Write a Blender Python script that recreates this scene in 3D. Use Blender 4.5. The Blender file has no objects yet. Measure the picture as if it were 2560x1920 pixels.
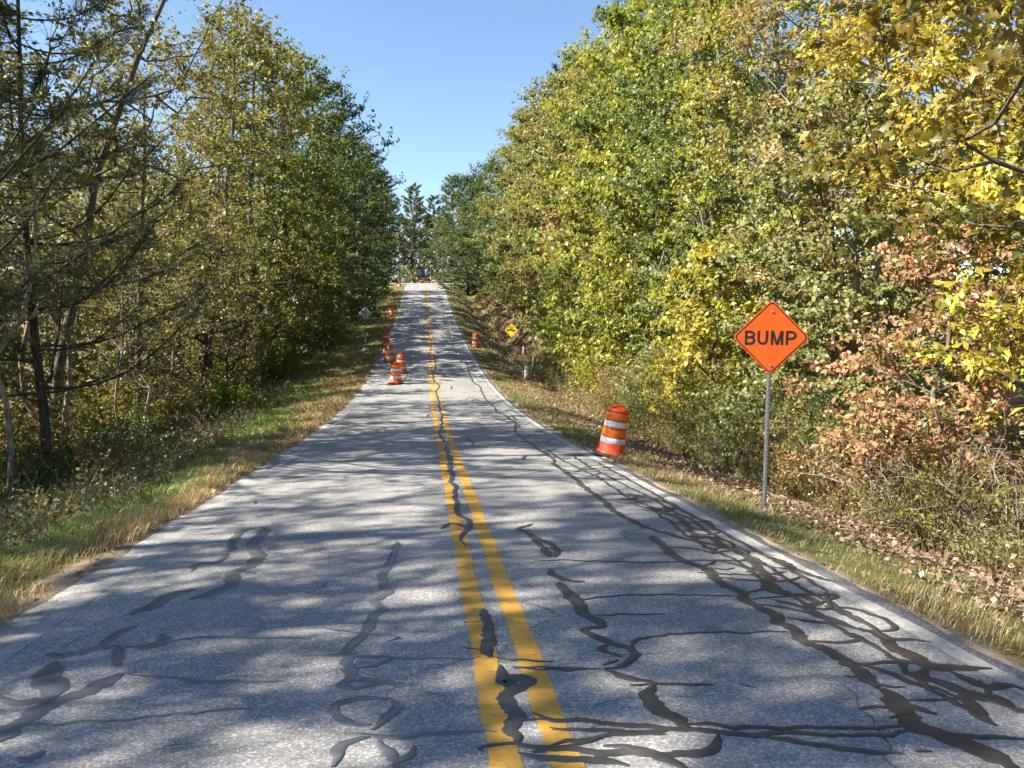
import bpy, math, random
import numpy as np
from mathutils import Vector, Matrix

# ======================= camera, sky, sun, exposure =======================
scene = bpy.context.scene
CAM = np.array([-.45, 0, 1.65]); YAW = math.radians(6.55); PITCH = math.radians(5.05)
cam_data = bpy.data.cameras.new('camera'); cam = bpy.data.objects.new('camera', cam_data)
scene.collection.objects.link(cam); scene.camera = cam
cam_data.sensor_width = 36; cam_data.lens = 36 * 1923 / 2560
cam_data.clip_start = .1; cam_data.clip_end = 3000
cam.location = CAM
cam.rotation_euler = (math.pi / 2 - PITCH, 0, -YAW)
SUN = Vector((-.775, -.085, .625)).normalized()          # direction towards the sun
sun_data = bpy.data.lights.new('sun', 'SUN'); sun_data.energy = 5.0; sun_data.angle = math.radians(.53)
sun_data.color = (1, .91, .77)
sun = bpy.data.objects.new('sun', sun_data); scene.collection.objects.link(sun)
sun.rotation_euler = SUN.to_track_quat('Z', 'Y').to_euler()
world = bpy.data.worlds.new('World'); scene.world = world; world.use_nodes = True
wn = world.node_tree; sky = wn.nodes.new('ShaderNodeTexSky'); sky.sky_type = 'NISHITA'
sky.sun_disc = False; sky.sun_elevation = math.asin(SUN.z); sky.sun_rotation = math.atan2(SUN.x, SUN.y)
sky.altitude = 200; sky.air_density = 1.0; sky.dust_density = .15; sky.ozone_density = 2.6
wn.links.new(sky.outputs[0], wn.nodes['Background'].inputs[0]); wn.nodes['Background'].inputs[1].default_value = .075
vs = scene.view_settings; vs.view_transform = 'Standard'; vs.look = 'None'; vs.gamma = 1; vs.use_curve_mapping = False
vs.exposure = 1.68
scene.cycles.max_bounces = 4; scene.cycles.diffuse_bounces = 2; scene.cycles.glossy_bounces = 1
scene.cycles.transmission_bounces = 2; scene.cycles.transparent_max_bounces = 2
scene.cycles.use_light_tree = False; scene.cycles.use_denoising = True; scene.cycles.use_adaptive_sampling = True; scene.cycles.adaptive_threshold = .02
scene.cycles.denoiser = 'OPENIMAGEDENOISE'; scene.cycles.denoising_input_passes = 'RGB_ALBEDO_NORMAL'; scene.cycles.denoising_prefilter = 'ACCURATE'
scene.cycles.caustics_reflective = False; scene.cycles.caustics_refractive = False

# ======================= shape of the land =======================
PY=np.array([-80,-40,-15,0,10,20,28,36,45,55,65,75,82,93,105,122,135,143,160,200,260,420.])
PZ=np.array([4.6,2.6,.98,0,-.65,-1.25,-1.5,-1.48,-1.12,-.52,.22,1.08,1.77,3.03,4.4,6.1,7.17,7.62,8.3,9.4,10.5,12.])
PM=np.gradient(PZ,PY)
def prof(y):
    y=np.asarray(y,float); i=np.clip(np.searchsorted(PY,y)-1,0,len(PY)-2)
    h=PY[i+1]-PY[i]; t=np.clip((y-PY[i])/h,0,1)
    return ((2*t**3-3*t**2+1)*PZ[i]+(t**3-2*t**2+t)*h*PM[i]+(-2*t**3+3*t**2)*PZ[i+1]+(t**3-t**2)*h*PM[i+1])
def sst(a,b,x):
    t=np.clip((np.asarray(x,float)-a)/(b-a),0,1); return t*t*(3-2*t)
EL,ER=-3.2,2.78
def bL(y): return np.interp(y,[-20,5,11,20,38,50,70,100,118,130],[-4.4,-4.4,-4.6,-5.6,-7.4,-8.3,-8,-8,-9,-16])
def bR(y): return np.interp(y,[-20,5,12,20,38,50,70,100,118,130],[5.6,5.6,5.8,5.9,6.0,5.8,5.4,5.8,7.5,16])
def ground(x,y):
    x=np.asarray(x,float); y=np.asarray(y,float); x,y=np.broadcast_arrays(x,y)
    z=prof(y); top=1-sst(112,128,y)
    bl=bL(y)
    dl=np.maximum(0,EL-x); edge=np.maximum(.1,EL-bl)
    zl=-.03-.10*np.minimum(dl,edge)-1.1*sst(0,3.2,dl-edge*.92)*(1-.35*sst(30,44,y)*(1-sst(60,70,y)))-.012*np.clip(dl-edge-3,0,12)
    dr=np.maximum(0,x-ER)
    deep=.45+.75*sst(40,62,y)
    zr=-.03-.16*np.minimum(dr,1.7)-deep*sst(1.2,3.6,dr)+(.5+1.9*sst(45,65,y))*sst(3.4,7.5,dr)+.03*np.clip(dr-7,0,20)
    off=np.where(x<EL,zl,np.where(x>ER,zr,-.05))
    flat=np.where((x<EL)|(x>ER),-.03,-.05)
    bump=.05*np.sin(x*1.7+y*.6)*np.sin(y*.9-x*.5)*sst(.6,2.5,np.maximum(dl,dr))
    return z+off*top+flat*(1-top)+bump*top
def roadz(x,y): return prof(y)-.012*np.abs(x)

# ======================= helpers =======================
rngs = lambda s: np.random.default_rng(s)
C = scene.collection
def unit(a): return a / np.maximum(np.linalg.norm(a, axis=-1, keepdims=True), 1e-9)
class MB:
    def __init__(s): s.V = []; s.Q = []; s.T = []; s.n = 0; s.qa = []; s.ta = []
    def add(s, V, Q=None, T=None, v=.5, w=.5):
        V = np.asarray(V, float).reshape(-1, 3)
        for F, lst, at in ((Q, s.Q, s.qa), (T, s.T, s.ta)):
            if F is not None and len(F):
                F = np.asarray(F, int); lst.append(F + s.n)
                at.append(np.stack([np.broadcast_to(v, len(F)), np.broadcast_to(w, len(F))], 1))
        s.V.append(V); s.n += len(V)
    def mesh(s, name, mat, smooth=False):
        V = np.concatenate(s.V) if s.V else np.zeros((0, 3))
        Q = np.concatenate(s.Q) if s.Q else np.zeros((0, 4), int); T = np.concatenate(s.T) if s.T else np.zeros((0, 3), int)
        m = bpy.data.meshes.new(name); m.vertices.add(len(V)); m.vertices.foreach_set('co', V.astype('f').ravel())
        m.loops.add(Q.size + T.size); m.loops.foreach_set('vertex_index', np.concatenate([Q.ravel(), T.ravel()]).astype('i'))
        m.polygons.add(len(Q) + len(T))
        m.polygons.foreach_set('loop_start', np.concatenate([np.arange(len(Q)) * 4, Q.size + np.arange(len(T)) * 3]).astype('i'))
        m.update(calc_edges=True)
        if smooth: m.polygons.foreach_set('use_smooth', np.ones(len(m.polygons), bool))
        A = np.concatenate(s.qa + s.ta) if s.qa or s.ta else np.zeros((0, 2))
        for i, nm in enumerate('vw'):
            a = m.attributes.new(nm, 'FLOAT', 'FACE'); a.data.foreach_set('value', A[:, i].astype('f'))
        m.materials.append(mat); return m
def link(name, mesh, parent=None, loc=(0, 0, 0), rot=(0, 0, 0), scale=(1, 1, 1)):
    o = bpy.data.objects.new(name, mesh); C.objects.link(o)
    o.location = loc; o.rotation_euler = rot; o.scale = scale
    if parent: o.parent = parent
    return o
def tag(o, label=None, cat=None, group=None, kind=None):
    for k, v in (('label', label), ('category', cat), ('group', group), ('kind', kind)):
        if v: o[k] = v
    return o
def empty(name, loc, rz=0, scale=1):
    o = link(name, None, None, loc, (0, 0, rz), (scale,) * 3 if np.isscalar(scale) else scale); o.empty_display_size = .2; return o
def gz(x, y): return float(ground(x, y))
def canes(mb, P, R, sides=3, v=.5, w=.5):
    """many tapered tubes at once: P (N,K,3), R (N,K)"""
    N, K, _ = P.shape
    if N == 0: return
    t = unit(P[:, -1] - P[:, 0] + 1e-6); ref = np.where(np.abs(t[:, 2:3]) > .9, [[1., 0, 0]], [[0, 0, 1.]])
    a = unit(np.cross(t, ref)); b = np.cross(t, a)
    an = np.arange(sides) * 2 * math.pi / sides
    ring = a[:, None, None, :] * np.cos(an)[None, None, :, None] + b[:, None, None, :] * np.sin(an)[None, None, :, None]
    V = P[:, :, None, :] + ring * R[:, :, None, None]
    i = np.arange(N)[:, None, None] * K * sides; k = np.arange(K - 1)[None, :, None] * sides; s = np.arange(sides)[None, None, :]
    s2 = (s + 1) % sides
    Q = np.stack([i + k + s, i + k + s2, i + k + sides + s2, i + k + sides + s], -1).reshape(-1, 4)
    mb.add(V, Q, v=v, w=w)
def tube(mb, pts, rad, sides=8):
    canes(mb, np.asarray(pts, float)[None], np.broadcast_to(np.asarray(rad, float), len(pts))[None], sides)
def bent(mb, pts, rad, sides=8):
    """tube with a frame that follows the path"""
    P = np.asarray(pts, float); K = len(P); R = np.broadcast_to(np.asarray(rad, float), K)
    t = unit(np.gradient(P, axis=0)); a = np.cross(t, [.13, .97, .2]); a = unit(a); b = np.cross(t, a)
    an = np.arange(sides) * 2 * math.pi / sides
    V = P[:, None] + (a[:, None] * np.cos(an)[None, :, None] + b[:, None] * np.sin(an)[None, :, None]) * R[:, None, None]
    k = np.arange(K - 1)[:, None] * sides; s = np.arange(sides)[None]; s2 = (s + 1) % sides
    mb.add(V, np.stack([k + s, k + s2, k + sides + s2, k + sides + s], -1).reshape(-1, 4))
def cones(mb, A, B, r):
    """many thin pointed twigs from A to B"""
    N = len(A)
    if N == 0: return
    t = unit(B - A); a = unit(np.cross(t, [[.31, .2, .93]])); b = np.cross(t, a); r = np.broadcast_to(r, N)[:, None]
    V = np.stack([A + a * r, A - a * r * .5 + b * r * .87, A - a * r * .5 - b * r * .87, B], 1)
    i = np.arange(N)[:, None] * 4
    mb.add(V, T=(i[:, None] + np.array([[0, 1, 3], [1, 2, 3], [2, 0, 3]])[None]).reshape(-1, 3))
STAR = np.array([[0, 0], [.18, -.02], [.42, -.30], [.46, -.12], [.62, -.40], [.66, -.14], [1, 0], [.66, .14], [.62, .40], [.46, .12], [.42, .30], [.18, .02]])
def leaves(mb, g, P, L, bias=(0, 0, .7), droop=.3, wid=.6, v=None, w=None, fold=.09, star=False):
    N = len(P)
    if N == 0: return
    n = unit(g.normal(size=(N, 3)) * .62 + np.asarray(bias)); a = g.normal(size=(N, 3)); a -= n * (a * n).sum(1, keepdims=True)
    a = unit(a); a[:, 2] -= droop * g.random(N); a = unit(a); s = unit(np.cross(n, a)); n = np.cross(a, s)
    L = np.broadcast_to(L, N)[:, None] * (.5 + .95 * g.random((N, 1)))
    v = g.random(N) if v is None else v; w = g.random(N) if w is None else w
    if star:
        k = len(STAR)
        V = P[:, None] + a[:, None] * (STAR[:, 0][None, :, None] * L[:, None]) + s[:, None] * (STAR[:, 1][None, :, None] * L[:, None]) + n[:, None] * ((np.abs(STAR[:, 1]) * .35 - STAR[:, 0] ** 2 * .25)[None, :, None] * L[:, None])
        i = np.arange(N)[:, None, None] * k
        T = i + np.array([[0, 1, 11], [1, 2, 3], [1, 3, 11], [3, 4, 5], [3, 5, 11], [5, 6, 7], [5, 7, 9], [5, 9, 11], [7, 8, 9], [9, 10, 11]])[None]
        mb.add(V, T=T.reshape(-1, 3), v=np.repeat(v, 10), w=np.repeat(w, 10)); return
    W = L * wid * (.8 + .4 * g.random((N, 1)))
    V = np.stack([P, P + a * L * .45 + s * W * .5 + n * L * fold, P + a * L - n * L * fold, P + a * L * .45 - s * W * .5 + n * L * fold], 1)
    mb.add(V, np.arange(N * 4).reshape(N, 4), v=v, w=w)

# ---------------- materials ----------------
def mat(name):
    m = bpy.data.materials.new(name); m.use_nodes = True; t = m.node_tree
    for n in list(t.nodes): t.nodes.remove(n)
    out = t.nodes.new('ShaderNodeOutputMaterial'); return m, t, out
def N(t, kind, **kw):
    n = t.nodes.new('ShaderNode' + kind)
    for k, v in kw.items():
        if k in n.inputs: n.inputs[k].default_value = v
        else: setattr(n, k, v)
    return n
def mixc(t, fac, a, b, blend='MIX'):
    m = t.nodes.new('ShaderNodeMix'); m.data_type = 'RGBA'; m.blend_type = blend
    for i, x in ((0, fac), (6, a), (7, b)):
        if hasattr(x, 'links'): t.links.new(x, m.inputs[i])
        elif i == 0: m.inputs[0].default_value = x
        else: m.inputs[i].default_value = tuple(x) + (1,) if len(x) == 3 else x
    return m.outputs[2]
def mth(t, op, a, b=0., c=None):
    m = t.nodes.new('ShaderNodeMath'); m.operation = op
    for i, x in enumerate((a, b) if c is None else (a, b, c)):
        if hasattr(x, 'links'): t.links.new(x, m.inputs[i])
        else: m.inputs[i].default_value = x
    return m.outputs[0]
def ramp(t, fac, stops, interp='LINEAR'):
    r = t.nodes.new('ShaderNodeValToRGB'); r.color_ramp.interpolation = interp; e = r.color_ramp.elements
    while len(e) < len(stops): e.new(.5)
    for k, (p, c) in enumerate(stops):
        e[k].position = p; c = (c,) * 3 if np.isscalar(c) else c; e[k].color = tuple(c) + (1,)
    t.links.new(fac, r.inputs[0]); return r.outputs[0]
def noise(t, scale, detail=4, rough=.6, vec=None, dist=0.):
    n = N(t, 'TexNoise', Scale=scale, Detail=detail, Roughness=rough, Distortion=dist)
    if vec is not None: t.links.new(vec, n.inputs['Vector'])
    return n.outputs[0]
def objco(t, scale=(1, 1, 1)):
    c = N(t, 'TexCoord').outputs['Object']
    if scale == (1, 1, 1): return c
    m = N(t, 'Mapping'); m.inputs['Scale'].default_value = scale; t.links.new(c, m.inputs[0]); return m.outputs[0]
def princ(t, out, col, rough=.6, metal=0., bump=None, bstr=.3, bdist=.01, spec=None):
    p = N(t, 'BsdfPrincipled'); p.inputs['Metallic'].default_value = metal
    for k, x in (('Base Color', col), ('Roughness', rough)):
        if hasattr(x, 'links'): t.links.new(x, p.inputs[k])
        else: p.inputs[k].default_value = (tuple(x) + (1,)) if k == 'Base Color' else x
    if spec is not None: p.inputs['Specular IOR Level'].default_value = spec
    if bump is not None:
        b = N(t, 'Bump', Strength=bstr, Distance=bdist); t.links.new(bump, b.inputs['Height']); t.links.new(b.outputs[0], p.inputs['Normal'])
    t.links.new(p.outputs[0], out.inputs[0]); return p
def simple(name, col, rough=.6, metal=0., var=.25, scale=8., spec=None):
    m, t, o = mat(name); n = noise(t, scale, 5, .65, objco(t))
    c = mixc(t, ramp(t, n, [(.3, 0.), (.7, 1.)]), tuple(x * (1 - var) for x in col), tuple(min(1, x * (1 + var)) for x in col))
    princ(t, o, c, rough, metal, n, .15, .004, spec); return m
def leafmat(name, trans=.45, gloss=.03, c1=None, c2=None):
    """colour of a leaf between two colours of its plant; v and w are stored leaf by leaf"""
    m, t, o = mat(name)
    if c1 is None:
        a = N(t, 'ObjectInfo').outputs['Color']; bn = N(t, 'Attribute', attribute_type='OBJECT', attribute_name='tint'); b = bn.outputs['Color']
    else: a, b = c1, c2
    v = N(t, 'Attribute', attribute_name='v').outputs['Fac']; w = N(t, 'Attribute', attribute_name='w').outputs['Fac']
    c = mixc(t, v, a, b); h = N(t, 'HueSaturation'); t.links.new(c, h.inputs['Color'])
    t.links.new(mth(t, 'MULTIPLY_ADD', w, .75, .62), h.inputs['Value']); t.links.new(mth(t, 'MULTIPLY_ADD', v, .03, .485), h.inputs['Hue'])
    col = h.outputs[0]
    d = N(t, 'BsdfDiffuse'); tr = N(t, 'BsdfTranslucent'); gl = N(t, 'BsdfGlossy', Roughness=.5)
    t.links.new(col, d.inputs[0]); t.links.new(mixc(t, 1., col, (1.15, 1.1, .55), 'MULTIPLY'), tr.inputs[0]); gl.inputs[0].default_value = (.9, .95, 1, 1)
    s1 = N(t, 'MixShader', Fac=trans); t.links.new(d.outputs[0], s1.inputs[1]); t.links.new(tr.outputs[0], s1.inputs[2])
    s2 = N(t, 'MixShader', Fac=gloss); t.links.new(s1.outputs[0], s2.inputs[1]); t.links.new(gl.outputs[0], s2.inputs[2])
    t.links.new(s2.outputs[0], o.inputs[0]); return m
def barkmat(name, c1, c2):
    m, t, o = mat(name); n = noise(t, 9, 6, .7, objco(t, (1, 1, .3))); f = noise(t, 40, 3, .6, objco(t))
    c = mixc(t, ramp(t, n, [(.35, 0.), (.62, 1.)]), c1, c2); c = mixc(t, .35, c, mixc(t, f, (.3, .3, .3), (1, 1, 1)), 'MULTIPLY')
    princ(t, o, c, .9, 0, n, .8, .03, .2); return m
M = {}
M['leaf'] = leafmat('leaf'); M['needle'] = leafmat('needle', .2, .03)
M['bark'] = barkmat('grey_bark', (.06, .05, .04), (.19, .165, .135)); M['dark_bark'] = barkmat('dark_bark', (.035, .028, .022), (.11, .09, .07))
M['pale_bark'] = barkmat('lichen_bark', (.12, .11, .09), (.40, .39, .33)); M['twig'] = barkmat('dry_twig', (.16, .125, .095), (.40, .34, .27))
M['brown_twig'] = barkmat('brown_twig', (.07, .05, .038), (.22, .165, .125))

# ======================= setting: ground, road, crossroad =======================
def grid_mesh(name, xs, ys, zf, m, attrs=None, smooth=True):
    X, Y = np.meshgrid(xs, ys); V = np.stack([X, Y, zf(X, Y)], -1).reshape(-1, 3); nx, ny = len(xs), len(ys)
    i = (np.arange(ny - 1)[:, None] * nx + np.arange(nx - 1)[None]).ravel()
    mb = MB(); mb.add(V, np.stack([i, i + 1, i + nx + 1, i + nx], 1)); me = mb.mesh(name, m, smooth)
    for k, f in (attrs or {}).items():
        a = me.attributes.new(k, 'FLOAT', 'POINT'); a.data.foreach_set('value', np.asarray(f(V[:, 0], V[:, 1]), 'f'))
    return me
m, t, o = mat('verge_soil'); co = objco(t)
n1 = noise(t, .7, 5, .6, co); n2 = noise(t, 6, 6, .75, co); n3 = noise(t, 38, 4, .7, co)
gr = mixc(t, ramp(t, n1, [(.38, 0.), (.62, 1.)]), (.115, .12, .035), (.20, .165, .075))
gr = mixc(t, ramp(t, n2, [(.35, 0.), (.7, 1.)]), gr, (.075, .10, .025))
li = mixc(t, ramp(t, n2, [(.3, 0.), (.7, 1.)]), (.085, .055, .036), (.20, .135, .085)); li = mixc(t, ramp(t, n3, [(.45, 0.), (.7, 1.)]), li, (.27, .19, .125))
ga = N(t, 'Attribute', attribute_name='grassy').outputs['Fac']
f = ramp(t, mth(t, 'ADD', ga, mth(t, 'MULTIPLY', mth(t, 'SUBTRACT', n2, .5), 1.2)), [(.35, 0.), (.65, 1.)])
c = mixc(t, f, li, gr)
da = N(t, 'Attribute', attribute_name='dirt').outputs['Fac']
c = mixc(t, ramp(t, mth(t, 'ADD', da, mth(t, 'MULTIPLY', mth(t, 'SUBTRACT', n2, .5), 1.1)), [(.4, 0.), (.65, 1.)]), c, mixc(t, n3, (.17, .13, .095), (.34, .28, .215)))
princ(t, o, c, .95, 0, n3, .7, .03, .1); M['soil'] = m
def grassy(x, y):
    l = np.where(x < 0, sst(0, .8, x - bL(y) - .1), 0); r = np.where(x > 0, 1 - sst(-1.2, .3, x - bR(y) + .55 * (1 - sst(20, 30, y))), 0)
    return np.where(x < 0, l, r)
def dirt(x, y):
    e = np.maximum(np.maximum(EL - x, x - ER), 0)
    return (1 - sst(.02, .26, e)) * .75 + .8 * np.exp(-((y - 6.6) / .9) ** 2) * np.where(x < 0, 1 - sst(.2, .75, e), 0)
xs = np.unique(np.concatenate([np.arange(-14, 14.01, .35), [EL, ER, EL - .04, ER + .04], -14 - np.geomspace(.6, 260, 22), 14 + np.geomspace(.6, 260, 22)]))
ys = np.unique(np.concatenate([np.arange(-20, 60, .7), np.arange(60, 150, 1.5), 150 + np.geomspace(2, 420, 20), -20 - np.geomspace(2, 60, 8)]))
gobj = link('ground', grid_mesh('ground', xs, ys, ground, M['soil'], {'grassy': grassy, 'dirt': dirt}))
tag(gobj, 'grass verges and leaf covered ground on both sides of the road', 'ground', kind='structure')

# asphalt
def asphalt(name, dark=1.):
    m, t, o = mat(name); co = objco(t)
    vo = N(t, 'TexVoronoi', Scale=95.); t.links.new(co, vo.inputs['Vector'])
    sp = N(t, 'SeparateColor'); t.links.new(vo.outputs['Color'], sp.inputs[0])
    st = ramp(t, sp.outputs[0], [(0., .055 * dark), (.45, .15 * dark), (.8, .27 * dark), (1., .52 * dark)])
    big = noise(t, .55, 5, .6, objco(t, (1.6, .5, 1))); mid = noise(t, 7, 5, .7, co); fine = noise(t, 60, 3, .7, co)
    c = mixc(t, .5, st, mixc(t, fine, (.09 * dark,) * 3, (.33 * dark,) * 3))
    c = mixc(t, 1., c, mixc(t, ramp(t, big, [(.3, 0.), (.7, 1.)]), (.86, .86, .87), (1.16, 1.14, 1.10)), 'MULTIPLY')
    c = mixc(t, 1., c, mixc(t, ramp(t, mid, [(.3, 0.), (.72, 1.)]), (.88, .88, .88), (1.1, 1.1, 1.09)), 'MULTIPLY')
    sx = N(t, 'SeparateXYZ'); t.links.new(co, sx.inputs[0]); ax = mth(t, 'ABSOLUTE', sx.outputs[0])
    wt = mth(t, 'COSINE', mth(t, 'MULTIPLY', mth(t, 'SUBTRACT', ax, .75), 3.9))
    c = mixc(t, mth(t, 'MULTIPLY', mth(t, 'MULTIPLY_ADD', wt, .5, .5), ramp(t, noise(t, .25, 3, .6, objco(t, (3, .4, 1))), [(.3, .25), (.7, .9)])), c, mixc(t, 1., c, (1.13, 1.12, 1.10), 'MULTIPLY'))
    gap = ramp(t, mth(t, 'ABSOLUTE', mth(t, 'SUBTRACT', ax, 1.5)), [(.0, 1.), (.45, 0.)])
    c = mixc(t, mth(t, 'MULTIPLY', gap, ramp(t, noise(t, .5, 4, .6, objco(t, (3, .3, 1))), [(.35, 0.), (.7, .75)])), c, mixc(t, 1., c, (.80, .80, .81), 'MULTIPLY'))
    # hairline cracks across the old surface
    cr = N(t, 'TexVoronoi', Scale=1., feature='DISTANCE_TO_EDGE'); wv = N(t, 'Mapping'); wv.inputs['Scale'].default_value = (.45, 1.25, 1)
    ad = N(t, 'VectorMath', operation='MULTIPLY_ADD'); nn = N(t, 'TexNoise', Scale=2.2, Detail=4.); t.links.new(co, nn.inputs['Vector'])
    t.links.new(nn.outputs['Color'], ad.inputs[0]); ad.inputs[1].default_value = (.45, .45, 0); t.links.new(co, ad.inputs[2])
    t.links.new(ad.outputs[0], wv.inputs[0]); t.links.new(wv.outputs[0], cr.inputs['Vector'])
    ck = mth(t, 'MULTIPLY', ramp(t, cr.outputs['Distance'], [(.0, 1.), (.006, 0.)]), ramp(t, noise(t, .35, 3, .6, co), [(.42, 0.), (.55, .85)]))
    c = mixc(t, ck, c, (.035, .034, .033))
    princ(t, o, c, ramp(t, fine, [(.2, .78), (.8, .98)]), 0, sp.outputs[0], .55, .006, .35); return m
M['asphalt'] = asphalt('asphalt', 1.3); M['asphalt_pale'] = asphalt('pale_asphalt', 1.6)  # the crossroad gets the same asphalt in a paler tone
def flare(y): return 7 * np.clip((np.asarray(y, float) - 126.5) / 7.5, 0, 1) ** 2
def edge_wob(y, s): return .03 * np.sin(y * 1.9 + s) + .022 * np.sin(y * 5.3 + 2 * s) + .012 * np.sin(y * 13.1 + s)
def road_mesh():
    ys = np.concatenate([np.arange(-30, 40, .25), np.arange(40, 136.01, 1.)]); u = np.linspace(0, 1, 17); rows = []
    for y in ys:
        xl = EL - flare(y) + edge_wob(y, 1.); xr = ER + flare(y) + edge_wob(y, 4.); x = xl + (xr - xl) * u
        z = roadz(x, y); rows.append(np.concatenate([[[xl - .03, y, z[0] - .07]], np.stack([x, np.full(17, y), z], 1), [[xr + .03, y, z[-1] - .07]]]))
    V = np.concatenate(rows); nx = 19; i = (np.arange(len(ys) - 1)[:, None] * nx + np.arange(nx - 1)[None]).ravel()
    mb = MB(); mb.add(V, np.stack([i, i + 1, i + nx + 1, i + nx], 1)); return mb.mesh('road', M['asphalt'], False)
road = tag(link('road', road_mesh()), 'worn grey two lane asphalt road dipping and climbing to the crest', 'road', kind='structure')
cy = np.linspace(134.5, 143.5, 8); cx = np.concatenate([np.linspace(-90, -10, 20), np.linspace(-9, 9, 19), np.linspace(10, 90, 20)])
cross = link('crossroad', grid_mesh('crossroad', cx, cy, lambda x, y: prof(y) + .012 + 0 * x, M['asphalt_pale']))
tag(cross, 'pale crossroad running along the crest of the hill', 'road', kind='structure')

# painted lines
def paint(name, col, wear, col2):
    m, t, o = mat(name); co = objco(t)
    n = noise(t, 26, 6, .75, co); n2 = noise(t, 130, 3, .7, co); cr = noise(t, 30, 4, .7, objco(t, (.35, 1.6, 1)))
    c = mixc(t, n2, tuple(x * .72 for x in col), tuple(min(1, x * 1.22) for x in col))
    c = mixc(t, ramp(t, noise(t, 1.3, 4, .6, co), [(.35, 0.), (.7, .45)]), c, tuple(x * .6 for x in col))
    c = mixc(t, ramp(t, n, [(wear - .06, 1.), (wear + .05, 0.)]), c, col2)
    c = mixc(t, ramp(t, cr, [(.345, .75), (.385, 0.)]), c, (.05, .04, .025))
    princ(t, o, c, .72, 0, n2, .4, .004, .35); return m
M['yellow'] = paint('yellow_road_paint', (.60, .325, .05), .40, (.27, .22, .15)); M['white'] = paint('worn_white_paint', (.47, .46, .43), .47, (.29, .285, .27))
M['faint'] = paint('faint_white_paint', (.40, .39, .36), .5, (.28, .275, .265))
def stripe(name, xc, w, y0, y1, m, dz=.0025, bend=0.):
    ys = np.arange(y0, y1, .25); b = bend * np.clip((ys - 124) / 10, 0, 1) ** 2
    jl = .006 * np.sin(ys * 3.1) + .005 * np.sin(ys * 11.7 + 1); jr = .006 * np.sin(ys * 2.7 + 2) + .005 * np.sin(ys * 9.1)
    xl = xc - w / 2 + jl + b; xr = xc + w / 2 + jr + b
    V = np.stack([np.stack([xl, ys, roadz(xl, ys) + dz], 1), np.stack([xr, ys, roadz(xr, ys) + dz], 1)], 1)
    i = np.arange(len(ys) - 1) * 2; mb = MB(); mb.add(V, np.stack([i, i + 1, i + 3, i + 2], 1)); return link(name, mb.mesh(name, m), road)
stripe('yellow_line', -.125, .135, -6, 134, M['yellow'], bend=5); stripe('yellow_line', .125, .135, -6, 134, M['yellow'], bend=5)
stripe('edge_line', 2.60, .13, -6, 127, M['white']); stripe('edge_line', -2.93, .12, -6, 127, M['faint'])

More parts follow.
